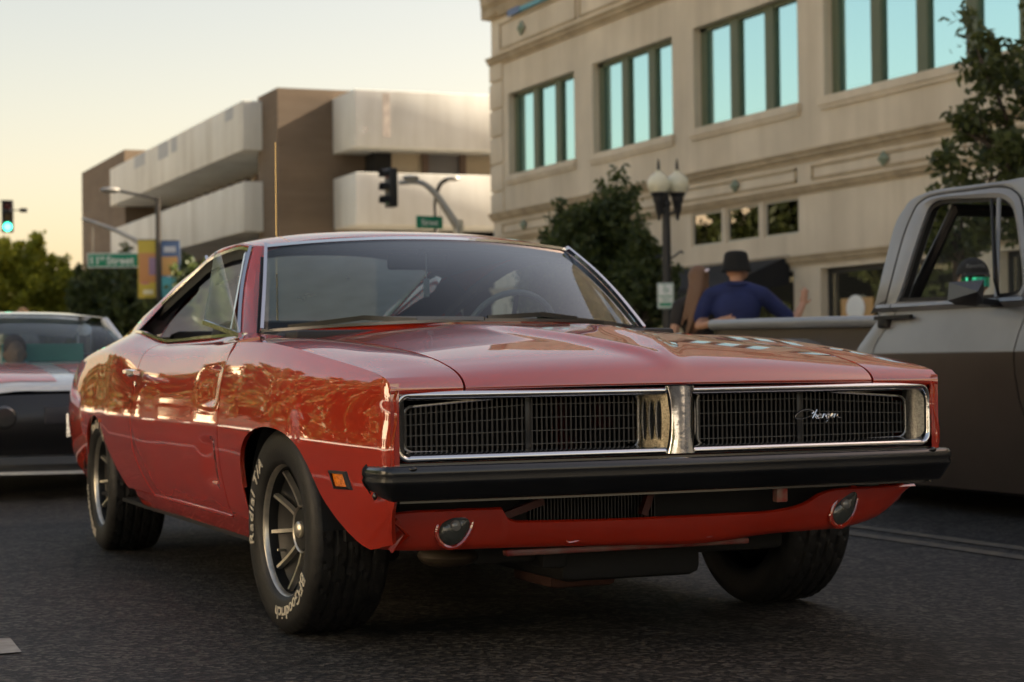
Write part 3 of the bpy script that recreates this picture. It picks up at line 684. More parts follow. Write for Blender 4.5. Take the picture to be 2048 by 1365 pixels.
# valance with its lamp pods
vt = itp([-.83,-.80,-.72,-.49,-.483,-.47,-.44,-.037,.30,.38,.46,.53,.58,.66,.87], [.40,.408,.414,.414,.405,.384,.376,.370,.370,.374,.388,.418,.426,.427,.427])
vb = itp([-.83,-.80,-.70,-.48,-.2,.12,.38,.60,.70,.78,.84,.87], [.312,.306,.300,.298,.292,.283,.300,.303,.318,.345,.39,.42])
def vx(y): return .785-.05*(abs(y)/.83)**2
V_ = []
for y in np.concatenate([np.linspace(-.83, -.5, 22), np.linspace(-.492, -.43, 14), np.linspace(-.41, .87, 70)]):
    t_, b_ = vt(y), vb(y); x = vx(y); row = [(x-.05, y, t_-.012), (x-.020, y, t_-.001), (x-.006, y, t_), (x, y, t_-.006)]
    for u in (.15, .3, .45, .6, .75, .9): row.append((x-.012*u-.016*u*u, y, t_-.006+(b_+.008-t_+.006)*u))
    row += [(x-.036, y, b_+.002), (x-.055, y, b_)]
    V_.append(row)
val = MB().grid(V_, flip=False).build('front_valance', M_red, car, ang=50)
MB().cbox(.690, .728, -.46, .30, .274, .292, .006).build('valance_lower_strip', mat('scraped_red', (.16,.012,.008), .55, noise=(14, .5, 5, (.16,.10,.08))), val)
for cxp, cyp, ln in ((917, 1058, 1), (1697, 1014, 1.05)):
    for_x = .765; c = on(cxp, cyp, 'x', for_x); tilt = R(-38 if cxp < 1200 else -52)
    pts = []
    for k in range(32):
        a = 2*math.pi*k/32; rr_ = 1.0; e_ = .058*ln if cxp < 1200 else .066; m_ = .040 if cxp < 1200 else .036
        u, v_ = e_*math.cos(a), m_*math.sin(a)*(1-.28*math.cos(a))
        ca, sa = math.cos(-tilt), math.sin(-tilt)
        pts.append(Vector((for_x, c.y+u*ca-v_*sa, c.z+u*sa+v_*ca)))
    xo = lambda p: vx(p.y)-.012
    ringp = [Vector((xo(p)+.001, p.y, p.z)) for p in pts]
    pod = MB().tube(ringp+[ringp[0]], .007, 8, False).build('lamp_bezel', M_red, val)
    cc = Vector((xo(c)-.001, c.y, c.z)); L_ = []
    for s_, dx in ((1, -.004), (.93, .004), (.8, .010), (.5, .016), (.02, .019)): L_.append([cc+(p-Vector((for_x, c.y, c.z)))*s_*.97+Vector((dx, 0, 0)) for p in pts])
    ls = MB().grid(L_, closev=True).build('parking_lamp', M_lens, val); 
    MB().lathe([(0,.006),(.010,.005),(.014,.002),(.016,-.004)], 'x', cc+Vector((.019, -.006, .008)), 20).build('lamp_bulb', mat('bulb_grey', (.25,.25,.24), .25, .3), ls)
for px, py in ((1153, 1076), (1425, 1065)):
    c = on(px, py, 'x', .755); sl = MB()
    R_ = [Vector((vx(c.y)-.024+.002*0, c.y+.030*math.cos(a)+.006*math.sin(a), c.z+.010*math.sin(a)+.006*math.cos(a))) for a in np.linspace(0, 2*math.pi, 25)]
    so_ = sl.tube(R_, .0035, 6, False).build('valance_slot_lip', M_red, val)
    MB().add([p+Vector((.001, 0, 0)) for p in R_[:-1]], [tuple(range(24))]).build('valance_slot', M_dark, so_)
# broken corner tab at the passenger side end of the valance
tb = MB().ribbon([on(852-60, 1040, 'x', .76), on(812, 1070, 'x', .75), on(778, 1100, 'x', .74)], [(-.004,-.012),(.004,-.012),(.004,.004),(-.004,.004)]).build('valance_end_tab', M_red, val)
# behind the bumper: condenser fins, struts, frame
M_fin = mat('condenser_fin', (.06,.06,.06), .5, .6)
cf = None
for k in range(38):
    y = -.36+.0105*k
    if y > .62: continue
    if cf is None: cf = MB().box(-.02, 0, -.0016, .0016, .33, .50).build('condenser_fin', M_fin, car, smooth=False); cf.location = (.66, y, 0)
    else: link_copy(cf, car, (.66, y, 0))
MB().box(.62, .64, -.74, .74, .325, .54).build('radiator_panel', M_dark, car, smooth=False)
for a, c in (((1000, 1035), (1085, 1002)), ((1285, 1030), (1300, 985))):
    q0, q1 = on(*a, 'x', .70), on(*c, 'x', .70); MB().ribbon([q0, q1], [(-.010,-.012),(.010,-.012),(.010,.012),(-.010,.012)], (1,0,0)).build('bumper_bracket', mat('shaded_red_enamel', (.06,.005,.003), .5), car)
q = on(1562, 1000, 'x', .72); MB().cbox(.70, .73, q.y-.018, q.y+.018, .39, .44, .004).build('tow_bracket', mat('chipped_bracket', (.45,.03,.02), .5, noise=(25, .5, 2, (.4,.38,.32))), car)
# underside
us = MB(); us.cbox(-.30, .55, -.22, .24, .17, .30, .03); us.build('oil_pan', M_dark, car)
us = MB(); us.cbox(.05, .55, -.52, .52, .235, .32, .02); us.cbox(.50, .60, -.30, -.22, .22, .30, .01); us.build('crossmember', M_dark, car)
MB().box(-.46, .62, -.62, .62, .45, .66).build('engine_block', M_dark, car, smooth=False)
MB().cbox(.10, .40, -.19, .03, .135, .20, .02).build('skid_plate', mat('rusty_steel', (.06,.022,.015), .8), car)
MB().sphere((.50,-.55,.262), (.10,.085,.035), 18, 10).build('exhaust_pipe', mat('tarnished_pipe', (.06,.045,.03), .5, .5), car)
for k, y in enumerate((-.45, .45)): MB().tube([(-.3, y, .20), (-1.2, y*.95, .17), (-2.4, y, .19)], .032, 10).build('exhaust_run', M_dark, car)
MB().tube([(-2.972, -.70, .32), (-2.972, .70, .32)], .05, 10).sphere((-2.972, 0, .32), .13, 14, 8).build('rear_axle', M_dark, car)
MB().cbox(-1.2, -.9, -.30, .30, .16, .24, .02).build('transmission_mount', M_dark, car)
MB().box(-4.25, -3.3, -.6, .6, .26, .33).build('fuel_tank', M_dark, car, smooth=False)
for cx, yw in ((0, .60), (-2.972, .56)):
    for sgn in (-1, 1):
        hs = MB(); n = 18; A = []
        for k in range(n+1):
            a = math.pi*k/n; rr2 = .40 if cx == 0 else .36
            xx = cx+(.06 if cx == 0 else .05)+rr2*math.cos(a)*(1.0 if cx == 0 else 1.15); zz = .345+.33*math.sin(a)
            A.append([(xx, sgn*yw, zz), (xx, sgn*.905, zz)])
        hs.grid(A); hs.f.append(tuple(range(0, 2*(n+1), 2))); hs.build('wheel_housing', M_dark, car)
# side marker lamp
def sidept(x, z, off, sgn=-1):
    p = sec(x); v = v_at(p, z); return Vector((x, sgn*(crom(p, v)[0]+off), z))
for sgn in (-1, 1):
    cs = [(.558,.519),(.668,.520),(.690,.472),(.578,.470)]
    def quadp(sc, off):
        cx_ = sum(a for a, _ in cs)/4; cz_ = sum(b for _, b in cs)/4
        return [sidept(cx_+(a-cx_)*sc, cz_+(b_-cz_)*sc, off, sgn) for a, b_ in cs]
    o4, i4 = quadp(1.0, .006), quadp(.72, .008); b4 = quadp(1.06, -.004)
    mk = MB().add(b4+o4+i4, [(0,1,5,4),(1,2,6,5),(2,3,7,6),(3,0,4,7),(4,5,9,8),(5,6,10,9),(6,7,11,10),(7,4,8,11)]).build('side_marker_bezel', M_trim, car, smooth=False)
    MB().add(quadp(.70, .004), [(0,1,2,3)]).build('side_marker_lens', M_amber, mk, smooth=False)
# fuel cap shadow line, antenna
ab = on(553, 478, 'y', -.15); at_ = on(551, 285, 'y', -.15)
MB().tube([(ab.x, -.15, .94), (ab.x, -.15, ab.z), (at_.x, -.15, at_.z)], [.004, .0032, .002], 6).build('antenna', mat('whip_bronze', (.55,.42,.2), .35, .8), car)
# ---------------- wheels
TR, HW = .3124, .118
def tyre_mesh():
    pr = [(.196,-.100),(.203,-.112),(.215,-.118),(.240,-.124),(.262,-.1255),(.283,-.122),(.296,-.115),(.304,-.106),(.309,-.098)]
    tread = []
    ys = np.linspace(-.094, .094, 37)
    for y in ys: tread.append((TR-.004*(y/.094)**2, y))
    full = pr+tread+[(r, -y) for r, y in pr[::-1]]
    n = 192; P = []
    for j in range(n):
        a = 2*math.pi*j/n; row = []
        for (r, y) in full:
            rr3 = r
            if abs(y) <= .094:
                k = int(round((y+.094)/.188*36))
                if k in (6, 7, 14, 15, 21, 22, 29, 30): rr3 -= .008
                else:
                    ph = (j + (k//3)*2 + (3 if y > 0 else 0)) % 8
                    if ph in (0,) : rr3 -= .006
            elif abs(y) > .095 and r > .303 and j % 4 == 0: rr3 -= .003
            row.append((rr3*math.cos(a), y, rr3*math.sin(a)))
        P.append(row)
    m = MB().grid(P, closeu=True, flip=True); return m
TYRE = None
def arc_text(mb, body, size, rc, a0, yoff, spacing=1.15):
    t = text_mesh(body, size, shear=.12, extrude=.0012, spacing=spacing, bold=.0006)
    vs = []
    for (x, y, z) in t.v:
        a = a0 - x/rc; r_ = rc+y*.9   # reads clockwise seen from outside (-y)
        vs.append((r_*math.cos(a), yoff-z, r_*math.sin(a)))
    # seen from -y with +x to the right: angle measured from +x up
    mb.add(vs, t.f); return mb
def wheel(loc, sgn, spin, steer=0., label=None):
    """sgn=-1: outer side towards -y"""
    global TYRE
    h = bpy.data.objects.new('wheel', None); COL.objects.link(h); h.parent = car; h.location = loc; h.rotation_euler = (0, 0, steer+(math.pi if sgn > 0 else 0))
    if TYRE is None:
        TYRE = tyre_mesh().build('tyre', M_rubber, h, ang=50)
        rim = MB().lathe([(.150,.09),(.188,.05),(.190,-.04),(.190,-.075),(.193,-.092)], 'y', n=64)
        wheel.parts = [(rim.build('rim_barrel', M_wheelblack, h, ang=40))]
        lip = MB().lathe([(.192,-.088),(.194,-.098),(.198,-.104),(.204,-.108),(.208,-.107),(.211,-.100)], 'y', n=72); wheel.parts.append(lip.build('rim_lip', M_silver, h, ang=60))
        disc = MB().lathe([(.186,-.060),(.150,-.038),(.10,-.030),(.072,-.034),(.066,-.046),(.060,-.052),(.030,-.053),(0,-.053)], 'y', n=64); wheel.parts.append(disc.build('wheel_disc', M_wheelblack, h, ang=40))
        hub = MB().lathe([(.0725,-.036),(.0745,-.046),(.071,-.054),(.067,-.050)], 'y', n=48); wheel.parts.append(hub.build('hub_ring', M_silver, h))
        cap = MB().lathe([(.026,-.05),(.025,-.062),(.018,-.068),(.008,-.070),(0,-.070)], 'y', n=24); wheel.parts.append(cap.build('centre_cap', M_silver, h))
        for k in range(10):
            a = 2*math.pi*k/10+.1; c_, s_ = math.cos(a), math.sin(a); pth = []
            for t in np.linspace(0, 1, 8):
                r_ = .072+.116*t; y = -.044-.034*t**1.5; pth.append(Vector((r_*c_, y, r_*s_)))
            wheel.parts.append(MB().ribbon(pth, [(-.0062,-.012),(.0062,-.012),(.0052,.004),(-.0052,.004)], (0,-1,0)).build('spoke', M_silver, h))
        vst = MB().tube([(.17*math.cos(3.6), -.05, .17*math.sin(3.6)), (.165*math.cos(3.6), -.075, .165*math.sin(3.6))], .004, 8); wheel.parts.append(vst.build('valve_stem', M_silver, h))
    else:
        link_copy(TYRE, h)
        for p in wheel.parts: link_copy(p, h)
    tx = MB(); arc_text(tx, 'Radial T/A', .060, .245, R(160)+spin, -.1262, 1.16); tx.build('tyre_lettering', M_white_letter, h, smooth=False)
    tx = MB(); arc_text(tx, 'BFGoodrich', .060, .245, R(-62)+spin, -.1262, 1.02); tx.build('tyre_lettering', M_white_letter, h, smooth=False)
    return h
T_ = .7845
wheel((0, -T_, TR), -1, R(0), R(4)); wheel((-2.972, -T_, TR), -1, R(-75)); wheel((0, T_, TR), 1, 0, R(4)); wheel((-2.972, T_, TR), 1, 1.)
# ================================================================== BUILDINGS
def wall_holes(mb, x0, x1, z0, z1, holes, y, depth, axis='y'):
    """flat wall in plane y (facing -y), rectangular holes with reveals going back by depth. axis='x': same with x<->y, facing +x"""
    xs = sorted({x0, x1, *[h[0] for h in holes], *[h[1] for h in holes]}); zs = sorted({z0, z1, *[h[2] for h in holes], *[h[3] for h in holes]})
    f = (lambda a, d, z: (a, y+d, z)) if axis == 'y' else (lambda a, d, z: (y-d, a, z))
    for i in range(len(xs)-1):
        for j in range(len(zs)-1):
            cx, cz = (xs[i]+xs[i+1])/2, (zs[j]+zs[j+1])/2
            if any(h[0] < cx < h[1] and h[2] < cz < h[3] for h in holes): continue
            mb.add([f(xs[i],0,zs[j]), f(xs[i+1],0,zs[j]), f(xs[i+1],0,zs[j+1]), f(xs[i],0,zs[j+1])], [(0,1,2,3)])
    for a0, a1, b0, b1 in holes:
        for p, q in (((a0,b0),(a0,b1)), ((a1,b1),(a1,b0)), ((a0,b1),(a1,b1)), ((a1,b0),(a0,b0))):
            mb.add([f(p[0],0,p[1]), f(q[0],0,q[1]), f(q[0],depth,q[1]), f(p[0],depth,p[1])], [(0,1,2,3)])
    return mb
def moulding(x0, x1, y, prof):
    """prof [(out, z)] extruded along x at facade plane y (out towards -y)"""
    return MB().grid([[(x, y-o_, z) for o_, z in prof] for x in (x0, x1)]).add([(x0, y-o_, z) for o_, z in prof], [tuple(range(len(prof)))])
M_stucco = mat('tan_stucco', (.66,.57,.44), .9, noise=(.6,.10,6), bump=(25,.12)); M_mould = mat('brown_moulding', (.45,.36,.24), .85, noise=(2,.12,4))
def stain(m, sc=(1.2,1.2,.12), amt=.15):
    n = m.node_tree; b = n.nodes['Principled BSDF']; tc = n.nodes.new('ShaderNodeTexCoord'); mp = n.nodes.new('ShaderNodeMapping'); mp.inputs['Scale'].default_value = sc
    nz = n.nodes.new('ShaderNodeTexNoise'); nz.inputs['Scale'].default_value = 1.; nz.inputs['Detail'].default_value = 7; nz.inputs['Roughness'].default_value = .65
    rp = n.nodes.new('ShaderNodeValToRGB'); rp.color_ramp.elements[0].position = .35; rp.color_ramp.elements[1].position = .6; rp.color_ramp.elements[0].color = (1-amt,1-amt*1.1,1-amt*1.25,1); rp.color_ramp.elements[1].color = (1,1,1,1)
    mx = n.nodes.new('ShaderNodeMix'); mx.data_type = 'RGBA'; mx.blend_type = 'MULTIPLY'; mx.inputs[0].default_value = 1
    l = b.inputs['Base Color'].links
    n.links.new(l[0].from_socket, mx.inputs[6]); n.links.new(tc.outputs['Object'], mp.inputs[0]); n.links.new(mp.outputs[0], nz.inputs['Vector']); n.links.new(nz.outputs['Fac'], rp.inputs['Fac']); n.links.new(rp.outputs['Color'], mx.inputs[7]); n.links.new(mx.outputs[2], b.inputs['Base Color'])
stain(M_stucco); stain(M_mould, amt=.2)
M_green = mat('green_window_frame', (.11,.13,.075), .6); M_skyglass = glass('mirror_window_glass', (.05,.07,.08), 5.2, refl=(.54,.86,.93))
M_darkroom = mat('dark_interior', (.012,.012,.012), .9); M_shopglass = glass('shop_glass', (.35,.37,.36), 1.6)
FX0, FX1, FY = -45.3, 30.0, 18.0
b1 = thing('office_building', 'tan stucco two-storey corner building with green window frames and sky-reflecting glass', 'building', (0,0,0))
bays = [(-44.1,-39.62),(-38.5,-34.1),(-33.05,-28.5),(-27.5,-18.3),(-17.0,-12.0),(-10.5,-5.5)]
holes = [(a, b, 6.03, 8.32) for a, b in bays]
low = [(-33.27,-31.83),(-31.63,-30.19),(-29.98,-28.56)]
holes += [(a, b, 3.37, 4.13) for a, b in low]+[(-44.0,-39.5,.13,2.62),(-38.9,-34.4,.13,2.62),(-33.8,-28.78,.13,2.62),(-27.75,-22.6,.13,2.62),(-21.9,-16,.13,2.62),(-15,-8,.13,2.62)]
MB().grid([[(FX0,FY,-.05),(FX0,FY,15.3)],[(FX0,40,-.05),(FX0,40,15.3)]]).grid([[(FX0,FY,15.1),(FX1,FY,15.1)],[(FX0,40,15.1),(FX1,40,15.1)]]).grid([[(FX1,FY,-.05),(FX1,FY,15.3)],[(FX1,40,-.05),(FX1,40,15.3)]]).build('side_wall', M_stucco, b1, smooth=False)
wall_holes(MB(), FX0, FX1, -.05, 15.4, holes, FY, .34).build('street_wall', M_stucco, b1, smooth=False)
MB().box(FX0+.1, FX1-.1, FY+.36, FY+6, -.04, 2.9).build('shop_interior', M_darkroom, b1, smooth=False) if False else None
# upper windows
for a, b in bays:
    wn = MB().box(a-.12, b+.12, FY-.10, FY+.02, 5.86, 6.03).box(a-.08, b+.08, FY-.06, FY+.02, 5.78, 5.86).build('window_sill', M_stucco, b1, smooth=False)
    n = 3 if b-a < 6 else 6
    fr_ = MB(); wd = .36 if n == 3 else .34; pw = (b-a-wd*(n-1)-.36)/n; xs_ = []
    fr_.box(a, a+.24, FY+.20, FY+.33, 6.03, 8.32); fr_.box(a, b, FY+.20, FY+.33, 8.22, 8.32); fr_.box(a, b, FY+.20, FY+.33, 6.03, 6.09); fr_.box(b-.06, b, FY+.20, FY+.33, 6.03, 8.32)
    x = a+.24
    for k in range(n):
        xs_.append((x, x+pw)); x += pw
        if k < n-1: fr_.box(x, x+wd, FY+.18, FY+.33, 6.03, 8.32); x += wd
    fo = fr_.build('window_frame', M_green, b1, smooth=False)
    for p, q in xs_: MB().box(p, q, FY+.26, FY+.28, 6.09, 8.22).build('pane', M_skyglass, fo, smooth=False)
    MB().box(a, b, FY+.36, FY+.40, 6.0, 8.3).build('window_backing', M_darkroom, fo, smooth=False)
# transom windows and shop fronts
M_transom = glass('transom_glass', (.04,.04,.035), 1.42)
for a, b in low:
    fo = MB().box(a, b, FY+.05, FY+.09, 3.37, 3.42).box(a, b, FY+.05, FY+.09, 4.08, 4.13).box(a, a+.05, FY+.05, FY+.09, 3.42, 4.08).box(b-.05, b, FY+.05, FY+.09, 3.42, 4.08).build('transom_frame', mat('cream_frame', (.55,.50,.40), .7), b1, smooth=False)
    MB().box(a+.05, b-.05, FY+.065, FY+.075, 3.42, 4.08).build('pane', M_transom, fo, smooth=False); MB().box(a, b, FY+.35, FY+.38, 3.37, 4.13).build('transom_backing', M_darkroom, fo, smooth=False)
for a, b, z0, z1 in holes[len(bays)+3:]:
    fo = MB().box(a, b, FY+.18, FY+.26, .13, .42).box(a, b, FY+.18, FY+.26, 2.52, 2.62).box(a, a+.08, FY+.18, FY+.26, .42, 2.52).box(b-.08, b, FY+.18, FY+.26, .42, 2.52).box((a+b)/2-.04, (a+b)/2+.04, FY+.18, FY+.26, .42, 2.52).build('shop_front', M_trim, b1, smooth=False)
    for p, q in ((a+.08, (a+b)/2-.04), ((a+b)/2+.04, b-.08)): MB().box(p, q, FY+.21, FY+.22, .42, 2.52).build('shop_pane', M_shopglass, fo, smooth=False)
    MB().grid([[(a,FY+.34,.13),(a,FY+.34,2.62)],[(a,FY+4,.13),(a,FY+4,2.62)],[(b,FY+4,.13),(b,FY+4,2.62)],[(b,FY+.34,.13),(b,FY+.34,2.62)]]).build('shop_room', M_darkroom, fo, smooth=False)
mould = [(0,-.11),(.05,-.11),(.05,-.07),(.12,-.02),(.12,.03),(.17,.07),(.17,.11),(0,.11)]
for z, sc in ((4.93,1.0),(4.24,.75),(2.82,.9),(9.33,1.15)):
    moulding(FX0-.02, FX1, FY, [(o_*sc, z+h*sc) for o_, h in mould]).build('cornice_moulding', M_mould, b1)
moulding(FX0-.02, FX1, FY, [(0,10.55),(.12,10.55),(.2,10.7),(.2,10.8),(.32,10.95),(.32,11.1),(.42,11.25),(.42,11.36),(0,11.36)]).build('roof_cornice', M_mould, b1)
# raised panels with diamonds
for x0 in (-44.6,-39.2,-33.8,-28.0,-22.4,-16.8):
    for (z0, z1) in ((4.42,4.72),(9.62,10.36)):
        pf_ = MB()
        for bx_ in ((x0,x0+5.2,z0,z0+.05),(x0,x0+5.2,z1-.05,z1),(x0,x0+.05,z0,z1),(x0+5.15,x0+5.2,z0,z1)): pf_.box(bx_[0], bx_[1], FY-.035, FY+.01, bx_[2], bx_[3])
        pf_.build('frieze_panel', M_mould, b1, smooth=False)
for dx in (-43.0,-36.7,-31.13,-25.36,-19.6,-14.0):
    for zc_, s_ in ((4.58,.16),(9.98,.22)):
        MB().add([(dx-s_*1.25,FY-.05,zc_),(dx,FY-.05,zc_-s_),(dx+s_*1.25,FY-.05,zc_),(dx,FY-.05,zc_+s_),(dx,FY-.16,zc_)], [(0,1,4),(1,2,4),(2,3,4),(3,0,4)]).build('diamond_boss', mat('green_tile', (.22,.26,.18), .4), b1, smooth=False)
# quoins on the corner
for k, z in enumerate(np.arange(.2, 9.1, .78)):
    if 4.0 < z < 4.7 or 2.3 < z < 2.7: continue
    MB().cbox(FX0-.06, FX0+.86, FY-.06, FY+.5, z, z+.72, .025).build('quoin', M_stucco, b1)
# corner pier and upper banner board
MB().cbox(FX0-.25, FX0+.85, FY-.22, FY+.6, 10.6, 15.6, .03).build('corner_pier', M_green if False else M_mould, b1)
M_ban = mat('banner_teal', (.10,.32,.40), .6)
bb = MB().box(-43.7, -40.6, FY-.12, FY-.06, 10.42, 11.6).build('wall_banner', M_ban, b1, smooth=False)
MB().box(-43.75, -42.9, FY-.14, FY-.125, 10.40, 11.6).build('banner_logo_patch', mat('banner_logo_blue', (.10,.16,.30), .6), bb, smooth=False)
for k in range(3): MB().box(-42.75, -40.8+.1*k, FY-.14, FY-.125, 10.62+.2*k, 10.70+.2*k).build('banner_text_line', mat('banner_white', (.6,.65,.65), .6), bb, smooth=False)
for k in range(3): MB().box(-43.6+.2*k, -43.52+.2*k, FY-.15, FY-.141, 10.75, 11.2).build('banner_mark', mat('banner_white', (.6,.65,.65), .6), bb, smooth=False)
# black awnings
for x0, x1 in ((-39.2,-34.2),(-34.0,-28.9)):
    aw = MB().prism([(FY-.02,2.95),(FY-.02,2.35),(FY-1.5,2.10),(FY-1.55,2.32)], x0, x1, 'x').build('awning', mat('black_canvas', (.010,.010,.012), .85), b1, smooth=False)
# poster in the shop window
p = on(1716, 622, 'y', FY+.20)
po = MB().box(p.x-.55, p.x+.55, FY+.16, FY+.19, p.z-.55, p.z+.25).build('window_poster', mat('poster_tan', (.50,.30,.12), .7), b1, smooth=False)
MB().sphere((p.x, FY+.14, p.z+.05), (.34,.03,.26), 20, 10).build('poster_shape', mat('poster_white', (.75,.75,.72), .7), po)

# ---- brick and concrete office block across the side street
M_brick = mat('brown_brick_far', (.155,.115,.080), .9, noise=(.5,.10,6), bump=(6,.2)); M_conc = mat('pale_concrete', (.70,.69,.64), .9, noise=(.35,.08,6), bump=(8,.1))
stain(M_conc, (.8,.8,.10), .16); stain(M_brick, (.3,.3,2.2), .15)
b2 = thing('concrete_office_block', 'brown brick office block with pale concrete balcony bands across the side street', 'building')
def brick_courses(): pass
MB().box(-112.2,-98.9,18.0,30,-.05,12.65).build('brick_wing', M_brick, b2, smooth=False)
MB().box(-71.0,-68.0,18.0,30,-.05,11.78).box(-72.2,-71.0,18.3,30,-.05,11.78).build('brick_tower', M_brick, b2, smooth=False)
MB().box(-98.9,-72.2,20.6,30,-.05,11.2).build('core_wall', M_brick, b2, smooth=False)
MB().box(-78,-68.0,22.0,34,-.05,11.2).build('core_wall', M_brick, b2, smooth=False)
MB().cbox(-98.9,-70.35,17.2,20.8,9.55,11.55,.04).build('upper_band', M_conc, b2)
MB().cbox(-98.9,-70.35,17.2,20.8,6.25,8.28,.04).build('lower_band', M_conc, b2)
nwin = 16
for k in range(nwin):
    x = -98.0+k*1.66
    MB().box(x, x+1.15, 20.40, 20.55, 8.30, 9.5).build('window', mat('dusty_pale_blind', (.42,.38,.30), .7, noise=(1.5,.3,3)), b2, smooth=False)
    MB().box(x+1.15, x+1.66, 20.25, 20.58, 8.28, 9.55).build('mullion', M_brick, b2, smooth=False)
xo = on(710, 250, 'y', 20.25).x
ub = MB().cbox(-68.0, xo, 20.25, 34, 9.2, 11.42, .04).build('corner_band', M_conc, b2); MB().cbox(-68.0, xo, 20.25, 34, 6.2, 8.22, .04).build('corner_band', M_conc, b2)
for k, (ya, yb_) in enumerate(((22.3,23.6),(23.85,25.2),(25.45,26.8),(27.05,28.6),(28.9,30.4))):
    MB().box(-67.98, -66.9, ya, yb_, 8.2, 9.25).build('window', mat('tinted_window' if k == 1 else 'drawn_blind', (.14,.14,.15) if k == 1 else (.40,.34,.25), .4), b2, smooth=False)
    MB().box(-67.98, -66.75, yb_, yb_+.25, 8.2, 9.25).build('mullion', mat('brown_mullion', (.12,.08,.06), .6), b2, smooth=False)
MB().box(-67.98,-66.8,21.6,22.3,8.2,9.25).build('dark_recess', M_darkroom, b2, smooth=False)
M_patch = mat('grey_patch', (.42,.44,.46), .9)
for x0, x1, dz in ((-73.2,-71.9,.5),(-86.5,-84.3,.75),(-83.6,-82.4,.7),(-92.2,-89.6,.6)): MB().box(x0, x1, 17.185, 17.195, 11.5-dz, 11.5).build('patched_area', M_patch, b2, smooth=False)
st = on(772, 220, 'x', xo+.02); MB().box(xo+.002, xo+.008, st.y-.14, st.y+.16, 9.6, 11.3).build('rust_streak', mat('grey_stain', (.34,.30,.27), .9, noise=(3,.3,4)), b2, smooth=False)
# ---- buildings on the other side of the street (seen in the paint of the coupe)
def left_building(x0, x1, y, h, m, label, nb):
    b = thing('street_building', label, 'building')
    hs = []; wdt = (x1-x0)/nb
    for k in range(nb):
        xa = x0+wdt*(k+.2); xb = x0+wdt*(k+.8); hs += [(xa, xb, .5, 2.7)]+([(xa+.3, xb-.3, 4.2, 6.0)] if h > 6.5 else [])
    mb = wall_holes(MB(), x0, x1, -.05, h, hs, 0, -.3); mb.v = [(a, y+b_, c) for a, b_, c in mb.v]; mb.f = [q[::-1] for q in mb.f]
    mb.build('street_wall', m, b, smooth=False)
    MB().grid([[(x0,y,-.05),(x0,y,h)],[(x0,y-15,-.05),(x0,y-15,h)],[(x1,y-15,-.05),(x1,y-15,h)],[(x1,y,-.05),(x1,y,h)]]).grid([[(x0,y,h-.1),(x1,y,h-.1)],[(x0,y-15,h-.1),(x1,y-15,h-.1)]]).build('side_wall', m, b, smooth=False)
    MB().box(x0-.1, x1+.1, y-.1, y+.25, h-.3, h+.1).build('parapet', M_mould, b, smooth=False)
    for q in hs: MB().box(q[0], q[1], y-.29, y-.26, q[2], q[3]).build('window', M_transom, b, smooth=False)
left_building(-46, -18, -17, 10.0, mat('peach_stucco', (.68,.54,.38), .9), 'peach stucco shop building on the far side of the street', 7)
left_building(-17, 12, -18, 9.0, mat('cream_stucco', (.72,.64,.52), .9), 'low cream shop building on the far side of the street behind the photographer', 6)
left_building(-120, -66, -16, 10.5, mat('sand_stucco', (.70,.58,.43), .9), 'long sand-coloured building beyond the far corner', 11)
left_building(14, 60, -17, 7.0, mat('grey_stucco', (.30,.29,.27), .9), 'grey shop building far behind the photographer', 7)

# ================================================================== TREES
M_bark = mat('bark', (.07,.05,.035), .9, noise=(8,.3,4), bump=(30,.4))
def leafmat(name, col, tr=.35):
    if name in MATS: return MATS[name]
    m = bpy.data.materials.new(name); m.use_nodes = True; n = m.node_tree; n.nodes.clear()
    o = n.nodes.new('ShaderNodeOutputMaterial'); d = n.nodes.new('ShaderNodeBsdfPrincipled'); t = n.nodes.new('ShaderNodeBsdfTranslucent'); mx = n.nodes.new('ShaderNodeMixShader')
    g = n.nodes.new('ShaderNodeNewGeometry'); rp = n.nodes.new('ShaderNodeValToRGB')
    rp.color_ramp.elements[0].color = (col[0]*.55, col[1]*.6, col[2]*.6, 1); rp.color_ramp.elements[1].color = (col[0]*1.5, col[1]*1.35, col[2]*1.2, 1)
    n.links.new(g.outputs['Random Per Island'], rp.inputs['Fac']); n.links.new(rp.outputs['Color'], d.inputs['Base Color']); d.inputs['Roughness'].default_value = .55
    hs = n.nodes.new('ShaderNodeHueSaturation'); hs.inputs['Value'].default_value = 1.9; hs.inputs['Hue'].default_value = .485; n.links.new(rp.outputs['Color'], hs.inputs['Color']); n.links.new(hs.outputs['Color'], t.inputs[0])
    mx.inputs[0].default_value = tr; n.links.new(d.outputs[0], mx.inputs[1]); n.links.new(t.outputs[0], mx.inputs[2]); n.links.new(mx.outputs[0], o.inputs[0]); MATS[name] = m; return m
def leaves(name, pts, size, m, parent, elong=2.2):
    """pts: (n,3) leaf centres; one small folded quad each"""
    n = len(pts); c = np.asarray(pts); a = RNG.normal(size=(n,3)); a /= np.linalg.norm(a, axis=1)[:,None]; b = np.cross(a, RNG.normal(size=(n,3))); b /= np.linalg.norm(b, axis=1)[:,None]
    s = size*RNG.uniform(.6, 1.3, n)[:,None]; u = a*s*elong*.5; v = b*s*.5; nn = np.cross(a, b)*s*.12
    V = np.stack([c-u, c+v+nn, c+u, c-v+nn], 1).reshape(-1, 3); F = np.arange(4*n).reshape(n, 4)
    me = bpy.data.meshes.new(name); me.vertices.add(4*n); me.vertices.foreach_set('co', V.ravel()); me.loops.add(4*n); me.loops.foreach_set('vertex_index', F.ravel())
    me.polygons.add(n); me.polygons.foreach_set('loop_start', np.arange(0, 4*n, 4)); me.polygons.foreach_set('loop_total', np.full(n, 4)); me.update(calc_edges=True); me.materials.append(m)
    o = bpy.data.objects.new(name, me); COL.objects.link(o); o.parent = parent; return o
